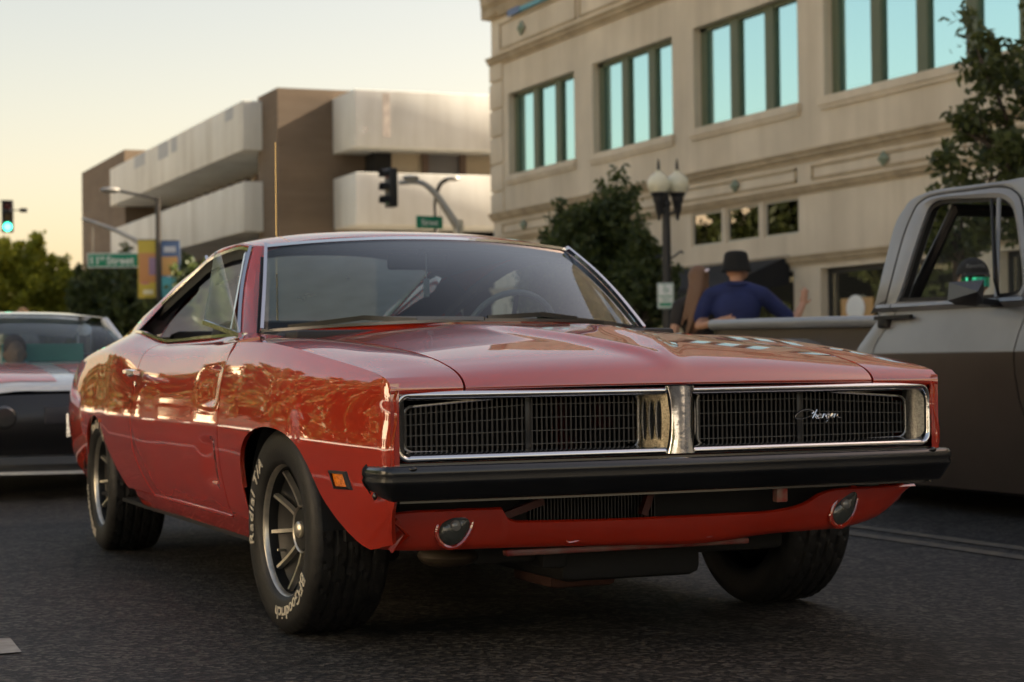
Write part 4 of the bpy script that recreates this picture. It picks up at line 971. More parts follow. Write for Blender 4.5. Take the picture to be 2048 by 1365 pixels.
def tree(name, label, loc, height, crown_c, crown_r, n_clump, n_leaf, leaf, m, upright=0., seed=1, clump_r=.28, group=None, trunk_r=.09):
    """crown: clumps spread through an ellipsoid; every limb leads to clumps"""
    g = np.random.default_rng(seed); t = thing(name, label, 'tree', loc, group=group)
    cc = np.array(crown_c); rr_ = np.array(crown_r); cl = []
    while len(cl) < n_clump:
        p = g.uniform(-1, 1, 3); d = np.linalg.norm(p)
        if d > 1 or d < .25 and g.random() < .6: continue
        if upright and p[2] > 0 and np.hypot(p[0], p[1]) > 1.05-p[2]*upright: continue
        cl.append(cc+p*rr_*(.80+.30*g.random()))
    cl = np.array(cl)
    mb = MB(); fork = Vector((0, 0, cc[2]-rr_[2]*.75)); mb.tube([(0,0,-.05), (.02,.01,fork.z*.5), fork], [trunk_r*1.25, trunk_r, trunk_r*.85], 10)
    for c in cl[:min(n_clump, 26)]:
        e = Vector(c); mid = fork.lerp(e, .5)+Vector((0,0,.12*rr_[2])); mb.tube(curve([tuple(fork), tuple(mid), tuple(e)], 7), [trunk_r*.5*(1-.8*k/6) for k in range(7)], 6)
    mb.build('trunk', M_bark, t)
    P = []; n_tw = n_clump*5; per = n_leaf//n_tw; tw = MB()
    for k in range(n_tw):
        c = cl[k % n_clump]+g.normal(size=3)*rr_*.13
        d = (c-cc)/rr_; d = d/(np.linalg.norm(d)+1e-6); d = d*(1-.5*min(1, upright*1.5))+np.array([0,0,.25+1.6*upright])+g.normal(size=3)*.35; d /= np.linalg.norm(d)
        Lh = clump_r*np.mean(rr_)*(1.0+1.3*g.random()); tt_ = g.random(per)**.8
        rad = Lh*.26*(1-.65*tt_)+.01
        q = c+d*(tt_*Lh-.35*Lh)[:,None]+g.normal(size=(per,3))*rad[:,None]*.75; P.append(q)
        if k < 70: tw.tube([c-d*Lh*.5, c+d*Lh*.5], [.012, .004], 4)
    tag(tw.build('twigs', M_bark, t), kind='stuff')
    leaves('crown', np.concatenate(P), leaf, m, t); return t
L_dark = leafmat('leaf_dark_green', (.060,.085,.026), .38); L_olive = leafmat('leaf_olive', (.065,.085,.024), .35); L_bright = leafmat('leaf_backlit_green', (.24,.27,.035), .6)  # bright leaves of the left tree: backlight put into their colour
q = at(1185, 600, 31); tree('street_tree', 'dark upright leafy tree in front of the tan building left of the lamp post', (q.x, q.y, .13), 4, (0,0,2.0), (.95,.95,1.0), 46, 34000, .062, L_dark, .55, 3, .36)
q = at(1120, 600, 33); tree('street_tree', 'lower dark bushy tree beside the upright tree on the pavement', (q.x, q.y, .13), 3, (0,0,1.7), (.85,.8,.8), 34, 20000, .062, L_dark, .4, 5, .36)
q = at(1270, 560, 30); tree('street_tree', 'small dark tree crown touching the lamp post', (q.x, q.y, .13), 3, (0,0,1.7), (.55,.6,.8), 18, 9000, .06, L_dark, .3, 9, .45)
q = at(2062, 400, 21); tree('street_tree', 'airy olive green tree above the grey pickup at the right edge', (q.x, q.y, .13), 5, (0,0,3.35), (.80,.9,1.35), 30, 8500, .060, L_olive, .1, 12, .30)
q = at(1915, 380, 24); tree('street_tree', 'small low olive tree showing just above the pickup roof', (q.x, q.y, .13), 3, (0,0,2.25), (.35,.35,.5), 10, 2600, .06, L_olive, .3, 15, .5)
q = at(38, 600, 88); tree('street_tree', 'sunlit yellow-green tree at the left edge under the traffic signal', (q.x, q.y, .13), 7, (0,0,4.1), (1.75,2.0,2.35), 60, 34000, .13, L_bright, .25, 21, .28)
for i, (px, D, h, r_) in enumerate(((135,84,3.4,1.3),(190,80,4.6,1.5),(245,79,5.0,1.6),(300,76,4.6,1.4),(350,74,4.4,1.3),(395,72,4.2,1.2))):
    q = at(px, 600, D); tree('street_tree', ['low dark tree right beside the sunlit tree','dark tree under the left end of the street sign','dark tree under the middle of the street sign','dark tree behind the yellow banner','dark tree behind the blue banner','dark tree just left of the coupe roof'][i], (q.x, q.y, .13), h, (0,0,h*.58), (r_,r_,h*.42), 40, 12000, .15, L_dark, .2, 30+i, .30)
for i, (x, h) in enumerate(((-17,8.0),(-23,8.5),(-29,7.5),(-36,9),(-42,8.2),(-66,8.5),(-75,9),(-84,9.5),(-93,9),(-102,9.5),(-9,7),(8,6.5))):
    tree('street_tree', 'green tree number %s along the far pavement, counted from behind the photographer' % ['three','four','five','six','seven','eight','nine','ten','eleven','twelve','two','one'][i], (x, -12.9, .13), h, (0,0,h*.58), (2.6,2.3,h*.40), 44, 15000, .30, L_olive, .1, 50+i, .36)
# ================================================================== PEOPLE
M_skin = mat('skin', (.46,.25,.16), .55); M_hairb = mat('brown_hair', (.16,.085,.045), .6, bump=(90,.4)); M_navy = mat('navy_shirt', (.012,.022,.10), .85, noise=(6,.2,4), bump=(14,.5))
def blob(name, mb, m, parent, voxel=.014, smooth=4, fac=.5):
    me = bpy.data.meshes.new('b'); me.from_pydata(mb.v, [], mb.f); o = bpy.data.objects.new('b', me); COL.objects.link(o)
    r_ = o.modifiers.new('r', 'REMESH'); r_.mode = 'VOXEL'; r_.voxel_size = voxel
    s_ = o.modifiers.new('s', 'SMOOTH'); s_.iterations = smooth; s_.factor = fac
    dg = bpy.context.evaluated_depsgraph_get(); nm = bpy.data.meshes.new_from_object(o.evaluated_get(dg)); bpy.data.objects.remove(o); bpy.data.meshes.remove(me)
    nm.name = name; nm.materials.clear(); nm.materials.append(m); nm.shade_smooth(); q = bpy.data.objects.new(name, nm); COL.objects.link(q); q.parent = parent; return q
def limb(mb, pts, rs, n=12):
    mb.tube(curve(pts, 4*len(pts)-3), [float(np.interp(k/(4*len(pts)-4)*(len(pts)-1), range(len(pts)), rs)) for k in range(4*len(pts)-3)], n)
    mb.sphere(pts[-1], rs[-1], 10, 6); mb.sphere(pts[0], rs[0], 10, 6)
def hand(mb, wrist, direc, palm_n, k=1.):
    d = Vector(direc).normalized(); n_ = Vector(palm_n); n_ = (n_-d*n_.dot(d)).normalized(); s_ = d.cross(n_); w_ = Vector(wrist)
    Mx = Matrix((s_, d, n_)).transposed(); mb.sphere(w_+d*.045*k, (.040*k,.052*k,.016*k), 12, 8, Mx)
    for a, l, off in ((-.030,.070,.085),(-.010,.082,.092),(.010,.076,.090),(.029,.058,.080)):
        b0 = w_+d*off*k+s_*a*k; b1 = b0+d*l*.5*k+n_*.006; b2 = b0+d*l*k+n_*.022*k+s_*a*.4*k; mb.tube([w_+d*.05*k+s_*a*.8*k, b0, b1, b2], [.0095*k,.0092*k,.0086*k,.007*k], 8); mb.sphere(b2, .007*k, 8, 5)
    t0 = w_+d*.02*k-s_*.03*k; mb.tube([t0, t0+d*.03*k-s_*.03*k, t0+d*.062*k-s_*.045*k+n_*.01], [.012*k,.0105*k,.008*k], 8)
def person(name, label, loc, rz, H, arms, top_m, leg_m, hair_m, sleeve=.75, group=None, head_turn=0., longhair=False, skin=None, hk=1.):
    """arms: {side: (elbow, wrist, hand_dir, palm_n)}; local x right, y forward"""
    k = H/1.75; t = thing(name, label, 'person', loc, rz, group); t.scale = (k, k, k); sk = skin or M_skin
    b = MB(); hc = Vector((0, .02, 1.63)); Rz = Matrix.Rotation(head_turn, 3, 'Z')
    b.sphere(hc, (.076,.095,.115), 18, 12, Rz); b.sphere(hc+Rz @ Vector((0,.055,-.055)), (.052,.055,.055), 12, 8, Rz); b.sphere(hc+Rz @ Vector((0,.098,-.02)), (.014,.022,.024), 10, 6, Rz)
    b.sphere(hc+Rz @ Vector((0,.088,-.062)), (.024,.016,.010), 10, 6, Rz)
    for s_ in (-1, 1): b.sphere(hc+Rz @ Vector((s_*.078,-.005,-.02)), (.012,.022,.034), 10, 6, Rz)
    limb(b, [(0,-.005,1.40),(0,0,1.50),(0,.01,1.57)], [.075,.054,.052])
    b.sphere((0,0,1.27), (.165,.105,.20), 16, 10); b.sphere((0,.005,1.04), (.15,.105,.17), 16, 10); b.sphere((0,0,.92), (.16,.11,.13), 16, 10); limb(b, [(-.17,0,1.40),(0,0,1.43),(.17,0,1.40)], [.055,.07,.055])
    for s_ in (-1, 1):
        limb(b, [(s_*.09,0,.90),(s_*.10,.02,.50),(s_*.10,-.015,.08)], [.085,.055,.040]); b.sphere((s_*.105,.06,.04), (.045,.12,.04), 12, 8)
    top = MB(); top.sphere((0,0,1.27), (.182,.122,.205), 18, 12); top.sphere((0,.005,1.04), (.170,.124,.19), 18, 12); top.sphere((0,0,.92), (.172,.124,.11), 16, 10); limb(top, [(-.18,0,1.40),(0,-.01,1.44),(.18,0,1.40)], [.062,.082,.062])
    for s_ in (-1, 1):
        el, wr, hd, pn = arms[s_]; sh = Vector((s_*.19,0,1.39)); el = Vector(el); wr = Vector(wr)
        limb(b, [tuple(sh), tuple(el), tuple(wr)], [.052,.042,.028]); hand(b, wr, hd, pn)
        if sleeve <= 1: e2 = sh.lerp(el, sleeve); limb(top, [tuple(sh), tuple(sh.lerp(e2, .5)), tuple(e2)], [.068,.068,.066])
        else: limb(top, [tuple(sh), tuple(el), tuple(el.lerp(wr, .9))], [.066,.055,.042])
    blob('body', b, sk, t, .0095, 3)
    blob('shirt', top, top_m, t, .014, 3)
    lg = MB(); lg.sphere((0,0,.92), (.168,.120,.10), 16, 10)
    for s_ in (-1, 1): limb(lg, [(s_*.09,0,.90),(s_*.10,.02,.50),(s_*.10,-.015,.10)], [.098,.075,.065])
    blob('trousers', lg, leg_m, t, .016, 3)
    for s_ in (-1, 1): MB().sphere((s_*.105,.06,.05), (.054,.135,.05), 14, 8).build('shoe', M_trim, t)
    if hair_m:
        h = MB(); h.sphere(hc+Rz @ Vector((0,-.022*hk,.030*hk)), (.088*hk,.098*hk,.108*hk), 18, 12, Rz)
        if longhair:
            limb(h, [(0,-.05,1.68),(-.03,-.10,1.50),(-.09,-.12,1.28),(-.15,-.11,1.10)], [.070,.062,.045,.015]); h.sphere(hc+Vector((0,-.03,.035)), (.100,.110,.112), 18, 12); limb(h, [(.03,-.05,1.66),(.04,-.09,1.48),(0,-.12,1.30)], [.05,.045,.02]); limb(h, [(-.05,-.04,1.66),(-.12,-.08,1.42),(-.19,-.09,1.20)], [.04,.03,.010])
        blob('hair', h, hair_m, t, .013, 2)
    return t
yaw_cam = math.atan2(fw.y, fw.x)-math.pi/2      # faces away from the camera
DN = lambda s_: ((s_*.25,-.03,1.10), (s_*.24,.06,.86), (0,.15,-1), (-s_,0,0))
mp = at(1474, 655, 16.3); mp.z = 0
man = person('person', 'person in navy shirt and black bucket hat seen from behind', mp, yaw_cam-.12, 1.71,
   {-1: ((-.30,.05,1.16), (-.36,.16,.98), (-.2,.3,-1), (1,0,0)), 1: ((.40,.10,1.17), (.50,.22,1.30), (.20,.25,1), (-.6,.8,0))}, M_navy, mat('dark_jeans', (.02,.022,.03), .9), M_hairb, .86, head_turn=-.75, hk=.88)
man.scale = (man.scale[0]*1.14, man.scale[1]*1.14, man.scale[2])
hat = MB().lathe([(0,.118),(.045,.116),(.075,.106),(.089,.084),(.097,.03),(.102,.0),(.110,-.03),(.120,-.064),(.119,-.068),(.108,-.035),(.10,-.004),(.096,.0)], 'z', (0,.0,1.655), 40)
hat.build('bucket_hat', mat('black_cotton', (.008,.008,.008), .9, bump=(60,.3)), man)
MB().tube([(.082*math.cos(a), -.012+.075*math.sin(a), 1.485+.012*math.sin(a)) for a in np.linspace(0, 2*math.pi, 25)], .018, 8, False).build('collar', M_navy, man)
wp = at(1398, 655, 16.5); wp.z = 0
wk = 1.60/1.75; WI = (Matrix.Translation(wp) @ Matrix.Rotation(yaw_cam+.15, 4, 'Z') @ Matrix.Scale(wk, 4)).inverted()
w_wr, w_el = WI @ at(1436, 643, 15.95), WI @ at(1398, 652, 16.25); w_dir = (WI.to_3x3() @ (rt*1.0+up*.18)).normalized(); w_n = (WI.to_3x3() @ fw).normalized()
woman = person('person', 'person with long brown hair and pale clip beside the bucket hat', wp, yaw_cam+.15, 1.60,
   {-1: DN(-1), 1: (tuple(w_el), tuple(w_wr), tuple(w_dir), tuple(w_n))}, mat('dark_top', (.03,.026,.025), .9), mat('dark_jeans', (.02,.022,.03), .9), M_hairb, .5, longhair=True)
MB().cbox(-.012,.012,-.055,.055,-.02,.02,.008, Matrix.Translation((.055,-.09,1.72)) @ Matrix.Rotation(.9, 4, 'Y')).build('hair_clip', mat('pale_clip', (.65,.6,.7), .3), woman)
bp_ = at(46, 655, 27); bp_.z = 0
person('person', 'person with fair hair walking behind the white and black car', bp_, yaw_cam+2.6, 1.66, {-1: DN(-1), 1: DN(1)}, mat('grey_shirt', (.25,.25,.27), .9), mat('dark_jeans', (.02,.022,.03), .9), mat('fair_hair', (.42,.24,.10), .6))
pw = Vector((-9.5, -5.3, 0))
person('person', 'person in white shirt and red cap standing out in the road', pw, R(-60), 1.76, {-1: DN(-1), 1: ((.30,.16,1.2), (.12,.30,1.42), (-.4,.3,.8), (0,1,0))}, mat('white_shirt', (.75,.73,.70), .9), mat('light_shorts', (.45,.42,.38), .9), mat('red_cap', (.5,.02,.02), .8))

# ================================================================== GREY PICKUP
M_pick = mat('patina_sky_grey_paint', (.25,.265,.28), .36, .2, .35, .2, noise=(2.2,.12,6)); M_pickb = mat('patina_shaded_brown_paint', (.072,.056,.045), .38, .1, .3, .2, noise=(1.6,.25,6))  # one patina paint, reflected sky put into the grey, dark ground into the brown
tk = thing('pickup_truck', 'satin grey-brown old pickup truck with open windows beside the red coupe', 'pickup')
TY = 3.30
def ty(z): return TY+(.27*(z-1.07) if z > 1.07 else .05*(1.07-z)/.24 if z > .83 and False else (.055*(z-.835)/.235 if z > .835 else (.15*((.835-z)/.70)**1.5)))
def tp(px, py, off=0.):
    Y = TY
    for _ in range(6): p_ = on(px, py, 'y', Y+off); Y = ty(p_.z)
    return p_
# lower side: cab corner, door, front fender
def tside(x0f, x1f, nm, m=None, par=None):
    zs = [.13,.2,.3,.45,.6,.72,.79,.815,.828,.835,.842,.855,.88,.93,1.0,1.05,1.075]
    P = [[(x0f(z)+(x1f(z)-x0f(z))*u, ty(z)-.006*math.sin(math.pi*u), z) for z in zs] for u in np.linspace(0, 1, 14)]
    return panel(P, .02, flip=False)
dr = itp([.13,.60,.84,.90,.95,1.0,1.075], [-3.10,-3.20,-3.235,-3.21,-3.16,-3.12,-3.07]); crn = itp([.13,.84,.90,.98,1.075], [-3.36,-3.40,-3.36,-3.27,-3.21])
def sky_ground_tones(mb, nm, par):
    """patina with mirrored sky and ground painted in: grey above crease, brown below"""
    o = mb.build(nm, M_pick, par, ang=12); o.data.materials.append(M_pickb)
    for p_ in o.data.polygons:
        if p_.center.z < .83: p_.material_index = 1
    return o
cab = sky_ground_tones(tside(lambda z: crn(z), lambda z: dr(z)-.006, 'cab'), 'cab_corner', tk)
fdx = itp([.13,.35,.7,.9,1.075], [-1.93,-1.97,-2.02,-2.0,-1.94])
tdoor = sky_ground_tones(tside(lambda z: dr(z)+.006, lambda z: fdx(z)-.006, 'door'), 'door', tk)
sky_ground_tones(tside(lambda z: fdx(z)+.006, lambda z: -.6, 'f'), 'front_fender', tk)
# window frame (door upper) and rear pillar
win = [tp(*q) for q in ((1793,604),(1805,570),(1830,490),(1850,432),(1862,410),(1885,400),(1940,397),(1992,396),(2014,403),(2028,425),(2038,490),(2045,556),(2042,578),(2028,590),(1985,597),(1900,601))]
out = [tp(*q) for q in ((1768,622),(1778,582),(1805,480),(1825,428),(1840,405),(1870,391),(1940,381),(2000,374),(2030,383),(2045,410),(2054,490),(2062,556),(2060,592),(2040,608),(1985,613),(1880,618))]
sil = [tp(*q) for q in ((1740,628),(1752,600),(1786,462),(1808,418),(1826,398),(1868,381),(1940,371),(2010,362),(2048,357),(2075,380),(2090,470),(2100,556),(2100,600),(2040,620),(1985,625),(1880,628))]
N = 64
wl, ol, sl_ = [curve([tuple(p) for p in L]+[tuple(L[0])], N) for L in (win, out, sil)]
fr_t = MB(); fr_t.grid([wl, [(a[0]*.55+b[0]*.45, a[1]*.55+b[1]*.45-.012, a[2]*.55+b[2]*.45) for a, b in zip(wl, ol)], ol]); fr_t.grid([[(p[0], p[1]+.07, p[2]) for p in wl], wl])
fr_t.build('door_window_frame', M_pick, tdoor)
half = slice(0, 40)
MB().grid([[(p[0], p[1]+.004, p[2]) for p in ol[half]], [(a[0]*.5+b[0]*.5, a[1]*.5+b[1]*.5-.004, a[2]*.5+b[2]*.5) for a, b in zip(ol[half], sl_[half])], sl_[half], [(p[0]-.01, p[1]+.03, p[2]+.004) for p in sl_[half]]]).build('cab_pillar', M_pick, tk)
MB().tube([(p[0], p[1]-.002, p[2]) for p in ol], .004, 6, False).build('door_seal', M_trim, tdoor)
MB().ribbon([(p[0], p[1]+.03, p[2]) for p in wl], [(-.02,-.015),(.02,-.015),(.02,.02),(-.02,.02)], (0,1,0)).build('window_channel', M_trim, tdoor)
# roof, back of the cab, far side, glass
rp_ = [sl_[k] for k in range(12, 36)]
Rt = [[(p[0]-.01*u*(1-u)*0, p[1]+.03+(5.15-p[1]-.03)*u, p[2]+.004+.05*math.sin(math.pi*u)) for u in np.linspace(0, 1, 10)] for p in rp_]
MB().grid(Rt).build('cab_roof', M_pick, tk)
zt_ = 1.60
MB().box(-3.36,-3.32,3.42,5.10,.2,1.06).build('cab_back', M_pick, tk, smooth=False)
MB().tube([(-3.16,3.48,1.07),(-2.84,3.56,1.58),(-2.84,4.95,1.58),(-3.16,5.05,1.07)], .035, 8).build('rear_window_frame', M_trim, tk)
MB().add([(-3.16,3.5,1.07),(-2.86,3.56,1.56),(-2.86,4.95,1.56),(-3.16,5.03,1.07)], [(0,1,2,3)]).build('rear_window', M_sideglass, tk)
for nm, par in (('far_door', tk),):
    MB().grid([[(x, 5.24-.055*(z > .8), z) for z in (.13,.5,.83,1.07)] for x in (-3.36,-2.6,-1.9,-.6)]).build(nm, M_pickb, par)
    MB().tube([(-3.2,5.2,1.07),(-2.85,5.05,1.58),(-1.95,5.02,1.60),(-1.55,5.15,1.10)], .035, 8).build('far_window_frame', M_trim, tk)
MB().add([(-1.42,3.38,1.10),(-1.86,3.52,1.58),(-1.86,5.0,1.58),(-1.42,5.15,1.10)], [(0,1,2,3)]).build('windshield', M_sideglass, tk)
MB().tube([(-1.40,3.36,1.07),(-1.86,3.50,1.60)], .04, 8).build('windshield_pillar', M_pick, tk)
MB().grid([[(x, y, 1.07+.0*(x+1)) for x in (-1.42,-.6,.8)] for y in (3.36,4.2,5.2)]).build('hood', M_pick, tk)
MB().box(-.6,1.0,3.37,5.2,.2,1.05).build('engine_bay', M_dark, tk, smooth=False)
MB().box(-3.3,-.6,3.45,5.15,.13,.2).build('floor_pan', M_dark, tk, smooth=False)
MB().cbox(-1.75,-1.45,3.45,5.12,.80,1.06,.04).build('dashboard', M_vinyl, tk)
MB().cbox(-3.28,-3.10,3.5,5.1,.5,1.12,.05).cbox(-3.2,-2.5,3.5,5.1,.45,.62,.05).build('bench_seat', M_vinyl, tk)
# vent window (open), its bar, handle, mirror
b0, b1_ = tp(1993, 596), tp(1998, 398); MB().tube([b0, b1_], .012, 8).build('vent_division_bar', M_pick, tdoor)
v0, v1, v2 = tp(1998, 592), tp(1990, 400), tp(2006, 560); v1 = v1+Vector((0,-.02,0)); v2 = v2+Vector((0,-.05,0))
MB().add([v0, v2, v1], [(0,1,2)]).add([v0+Vector((.006,0,0)), v2+Vector((.006,0,0)), v1+Vector((.006,0,0))], [(0,2,1)]).tube([v1, v2], .008, 6).tube([v2, v0], .008, 6).build('vent_window', M_trim, tdoor)
hp0, hp1 = tp(1752, 637, -.03), tp(1822, 633, -.03)
MB().ribbon([hp0, hp0.lerp(hp1, .5), hp1], [(-.012,-.010),(.014,-.010),(.014,.010),(-.012,.010)]).cbox(hp0.x+.02, hp0.x+.11, hp0.y-.01, hp0.y+.06, hp0.z-.055, hp0.z, .01).build('door_handle', M_trim, tdoor)
c0 = tp(1932, 588, -.22); cr_ = [tp(*q, -.22) for q in ((1898,565),(1968,560),(1966,606),(1952,613),(1912,610),(1895,602))]
ap = tp(1930, 585, -.32); ap.x += .10
mirr = MB().add([*cr_, ap, c0+Vector((-.03,.02,0))], [(0,1,6),(1,2,6),(2,3,6),(3,4,6),(4,5,6),(5,0,6)]+[(1,0,7),(2,1,7),(3,2,7),(4,3,7),(5,4,7),(0,5,7)])
mirr.build('side_mirror', mat('mirror_shell_black', (.012,.012,.014), .45), tdoor, smooth=False)
MB().ribbon([tp(1945,600,-.2), tp(1975,604,-.1), tp(2003,607,-.01)], [(-.012,-.014),(.012,-.014),(.012,.014),(-.012,.014)]).cbox(tp(2003,607).x-.05, tp(2003,607).x+.03, tp(2003,607).y-.03, tp(2003,607).y+.01, 1.05, 1.09, .006).build('mirror_arm', M_trim, tdoor)
# bed: stepside with rolled rail and round fender
MB().tube([(-5.42,3.50,1.035),(-4.8,3.50,1.03),(-4.0,3.50,1.02),(-3.43,3.50,1.01)], .034, 12).build('bed_rail', M_pick, tk)
MB().box(-5.40,-3.44,3.52,3.56,.55,1.02).box(-5.40,-3.44,5.0,5.04,.55,1.02).box(-5.42,-5.38,3.52,5.04,.55,1.02).box(-3.46,-3.43,3.52,5.04,.55,1.02).build('bed_wall', M_pickb, tk, smooth=False)
Fd = []
for a in np.linspace(0, math.pi, 16):
    x, z = -4.35-.62*math.cos(a), .40+.53*math.sin(a)
    Fd.append([(x, 3.52, z), (x, 3.42, z+.002), (x, 3.34, z-.03*math.sin(a)), (x*.97-.13, 3.31, .40+(z-.40)*.86), (x*.93-.30, 3.32, .40+(z-.40)*.72)])
MB().grid(Fd).build('rear_fender', M_pick, tk)
for x in (-4.35, -.75):
    for y in (3.50, 5.0):
        MB().lathe([(.20,-.12),(.33,-.115),(.36,-.09),(.365,0),(.36,.09),(.33,.115),(.20,.12)], 'y', (x, y, .365), 40).build('wheel', M_rubber, tk)
MB().box(-5.3,-.6,3.6,5.0,.10,.16).build('frame_rail', M_dark, tk, smooth=False)
# driver
dp = at(1946, 562, 10.9); drv = thing('person', 'person in a black cap and mirrored sunglasses at the wheel of the grey pickup', 'person', (dp.x, dp.y, dp.z-1.63), -math.pi/2)
HT = Matrix.Rotation(math.atan2(CAM.y-dp.y, CAM.x-dp.x)+.20, 3, 'Z')
hc = Vector((0,0,1.63))
def HV(x, y, z): return hc+HT @ Vector((x, y, z))
b = MB(); b.sphere(hc, (.076,.095,.115), 18, 12, HT); b.sphere(HV(0,.055,-.055), (.052,.055,.055), 12, 8, HT); b.sphere(HV(0,.10,-.022), (.014,.022,.024), 10, 6, HT); b.sphere(HV(0,.09,-.062), (.026,.016,.011), 10, 6, HT)
for s_ in (-1, 1): b.sphere(HV(s_*.078,-.005,-.02), (.012,.022,.034), 10, 6, HT)
limb(b, [(0,-.02,1.38),(0,0,1.50),(0,.01,1.57)], [.07,.054,.052]); b.sphere((0,-.03,1.24), (.17,.11,.20)); b.sphere((0,-.02,1.06),(.15,.12,.14)); limb(b, [(-.19,-.02,1.37),(0,-.02,1.40),(.19,-.02,1.37)], [.055,.07,.055])
for s_ in (-1, 1):
    limb(b, [(s_*.19,-.02,1.37),(s_*.24,.08,1.12),(s_*.16,.34,1.13)], [.05,.042,.028]); hand(b, (s_*.16,.34,1.13), (0,1,.3), (0,-.3,1))
blob('body', b, M_skin, drv, .010, 3)
tsh = MB(); tsh.sphere((0,-.03,1.24), (.19,.13,.21)); tsh.sphere((0,-.02,1.06),(.17,.135,.15)); limb(tsh, [(-.19,-.02,1.37),(0,-.02,1.41),(.19,-.02,1.37)], [.066,.085,.066])
for s_ in (-1, 1): limb(tsh, [(s_*.19,-.02,1.37),(s_*.22,.03,1.22)], [.066,.062])
blob('shirt', tsh, mat('black_tee', (.012,.012,.013), .9), drv, .014, 3)
cp = MB(); P = []
for i in range(9):
    t = i/8*math.pi/2; P.append([HV(.092*math.cos(t)*math.cos(a), -.008+.112*math.cos(t)*math.sin(a), .035+.098*math.sin(t)) for a in np.linspace(0, 2*math.pi, 28, endpoint=False)])
cap_o = cp.grid(P, closev=True).build('cap', mat('black_cap', (.012,.012,.013), .8), drv)
br = [[HV(.088*math.cos(a)*(1+.02*k), .02+.095*math.sin(a)+.055*k*math.sin(a), .042-.012*k-.012*abs(math.cos(a))*k) for a in np.linspace(.15*math.pi, .85*math.pi, 15)] for k in (0, .5, 1)]
MB().grid(br).build('cap_brim', MATS['black_cap'], cap_o)
tx = text_mesh('Ravenhills', .034, .15, .001, bold=.0004); vs = []
for (x, y, z) in tx.v: a = math.pi/2+x/.100; q_ = math.sqrt(max(.05, 1-((.045+y)/.098)**2)); vs.append(HV(.0945*q_*math.cos(a), -.008+.1145*q_*math.sin(a), .080+y))
MB().add(vs, [f_[::-1] for f_ in tx.f]).build('cap_lettering', mat('thread_grey', (.45,.45,.45), .8), cap_o, smooth=False)
M_mirrorlens = mat('mirror_sunglass_lens', (.05,.55,.65), .06, 1.0, noise=(14,.5,2,(.05,.70,.30)))
gl = [[HV(.088*math.sin(a), .028+.084*math.cos(a), z) for a in np.linspace(-1.15, 1.15, 21)] for z in (-.038, -.012, .018)]
MB().grid(gl).build('sunglasses', M_mirrorlens, drv)
MB().tube([g_+Vector((0,0,.002)) for g_ in gl[2]], .004, 6).build('sunglass_frame', M_trim, drv)

# ================================================================== WHITE CAR BEHIND THE COUPE
wc = thing('muscle_car', 'white and silver muscle car with black nose and red reflection painted on its hood, following the red coupe', 'car', (-6.55, -.42, 0)); wc.scale = (1, 1, .93)
M_wht = mat('white_silver_paint', (.62,.63,.62), .25, .1, 1., .03); M_orange = mat('orange_red_reflection', (.62,.07,.02), .3, 0, 1., .03)
# local: +x forward towards the camera, front face at x=0
hwid = itp([-4.6,-3.5,-1.2,-.4,0], [.80,.92,.93,.90,.84])
HP = [(-1.55,.90),(-1.1,.875),(-.6,.835),(-.25,.79),(-.06,.74),(.0,.70)]
Hh = [[(x-.12*(u*u), hwid(x)*u*.99, z-.05*abs(u)**3+.02*(1-u*u)+.008*math.exp(-((abs(u)-.38)/.14)**2)) for u in np.linspace(-1, 1, 25)] for x, z in curve(HP, 22)]
wh = MB().grid(Hh).build('hood', M_wht, wc)
MB().grid([[(p[0], p[1], p[2]+.004) for p in r_[13:23]] for r_ in Hh[3:16]]).build('hood_reflection', M_orange, wh)  # reflection of the red coupe, painted on the hood as two bands
MB().grid([[(p[0], p[1], p[2]+.004) for p in r_[2:12]] for r_ in Hh[3:16]]).build('hood_reflection', M_orange, wh)
Ff = []
for t in np.linspace(0, 1, 14):
    z = .70-.46*t; bulge = .05*math.sin(math.pi*min(1, t*1.3)); Ff.append([(.02+bulge-.13*abs(u)**3-.10*max(0, t-.6), .84*u, z-.05*abs(u)**3*(1-t)) for u in np.linspace(-1, 1, 25)])
nose = MB().grid(Ff, flip=True).build('nose', mat('black_nose_mask', (.012,.012,.014), .42, 0, .4, .2), wc)
MB().grid([[(p[0]+.012, p[1], p[2]) for p in r_[1:5]]+[(r_[4][0]-.03, r_[4][1]+.05, r_[4][2])] for r_ in Ff[1:11]]).build('nose_outer_panel', mat('dull_black_panel', (.035,.033,.028), .5), nose)
for y_ in (-.62,-.42,.42,.62): MB().lathe([(0,.03),(.06,.028),(.075,.015),(.08,0)], 'x', (.045,y_,.55), 20).build('headlight', mat('dark_headlight', (.05,.05,.05), .15, coat=1.), nose)
MB().cbox(.05,.075,-.18,.18,.50,.62,.01).build('grille_badge_plate', mat('dark_plate', (.03,.03,.04), .5), nose)
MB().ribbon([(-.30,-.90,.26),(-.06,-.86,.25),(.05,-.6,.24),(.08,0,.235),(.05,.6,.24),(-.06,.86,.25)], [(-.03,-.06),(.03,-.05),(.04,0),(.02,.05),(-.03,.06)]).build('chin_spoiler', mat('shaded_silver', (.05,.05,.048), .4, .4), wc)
MB().ribbon([(-.26,-.91,.205),(-.02,-.87,.195),(.09,-.6,.185),(.12,0,.18),(.09,.6,.185),(-.02,.87,.195)], [(-.02,-.01),(.02,-.01),(.02,.01),(-.02,.01)]).build('chin_lip', M_wht, wc)
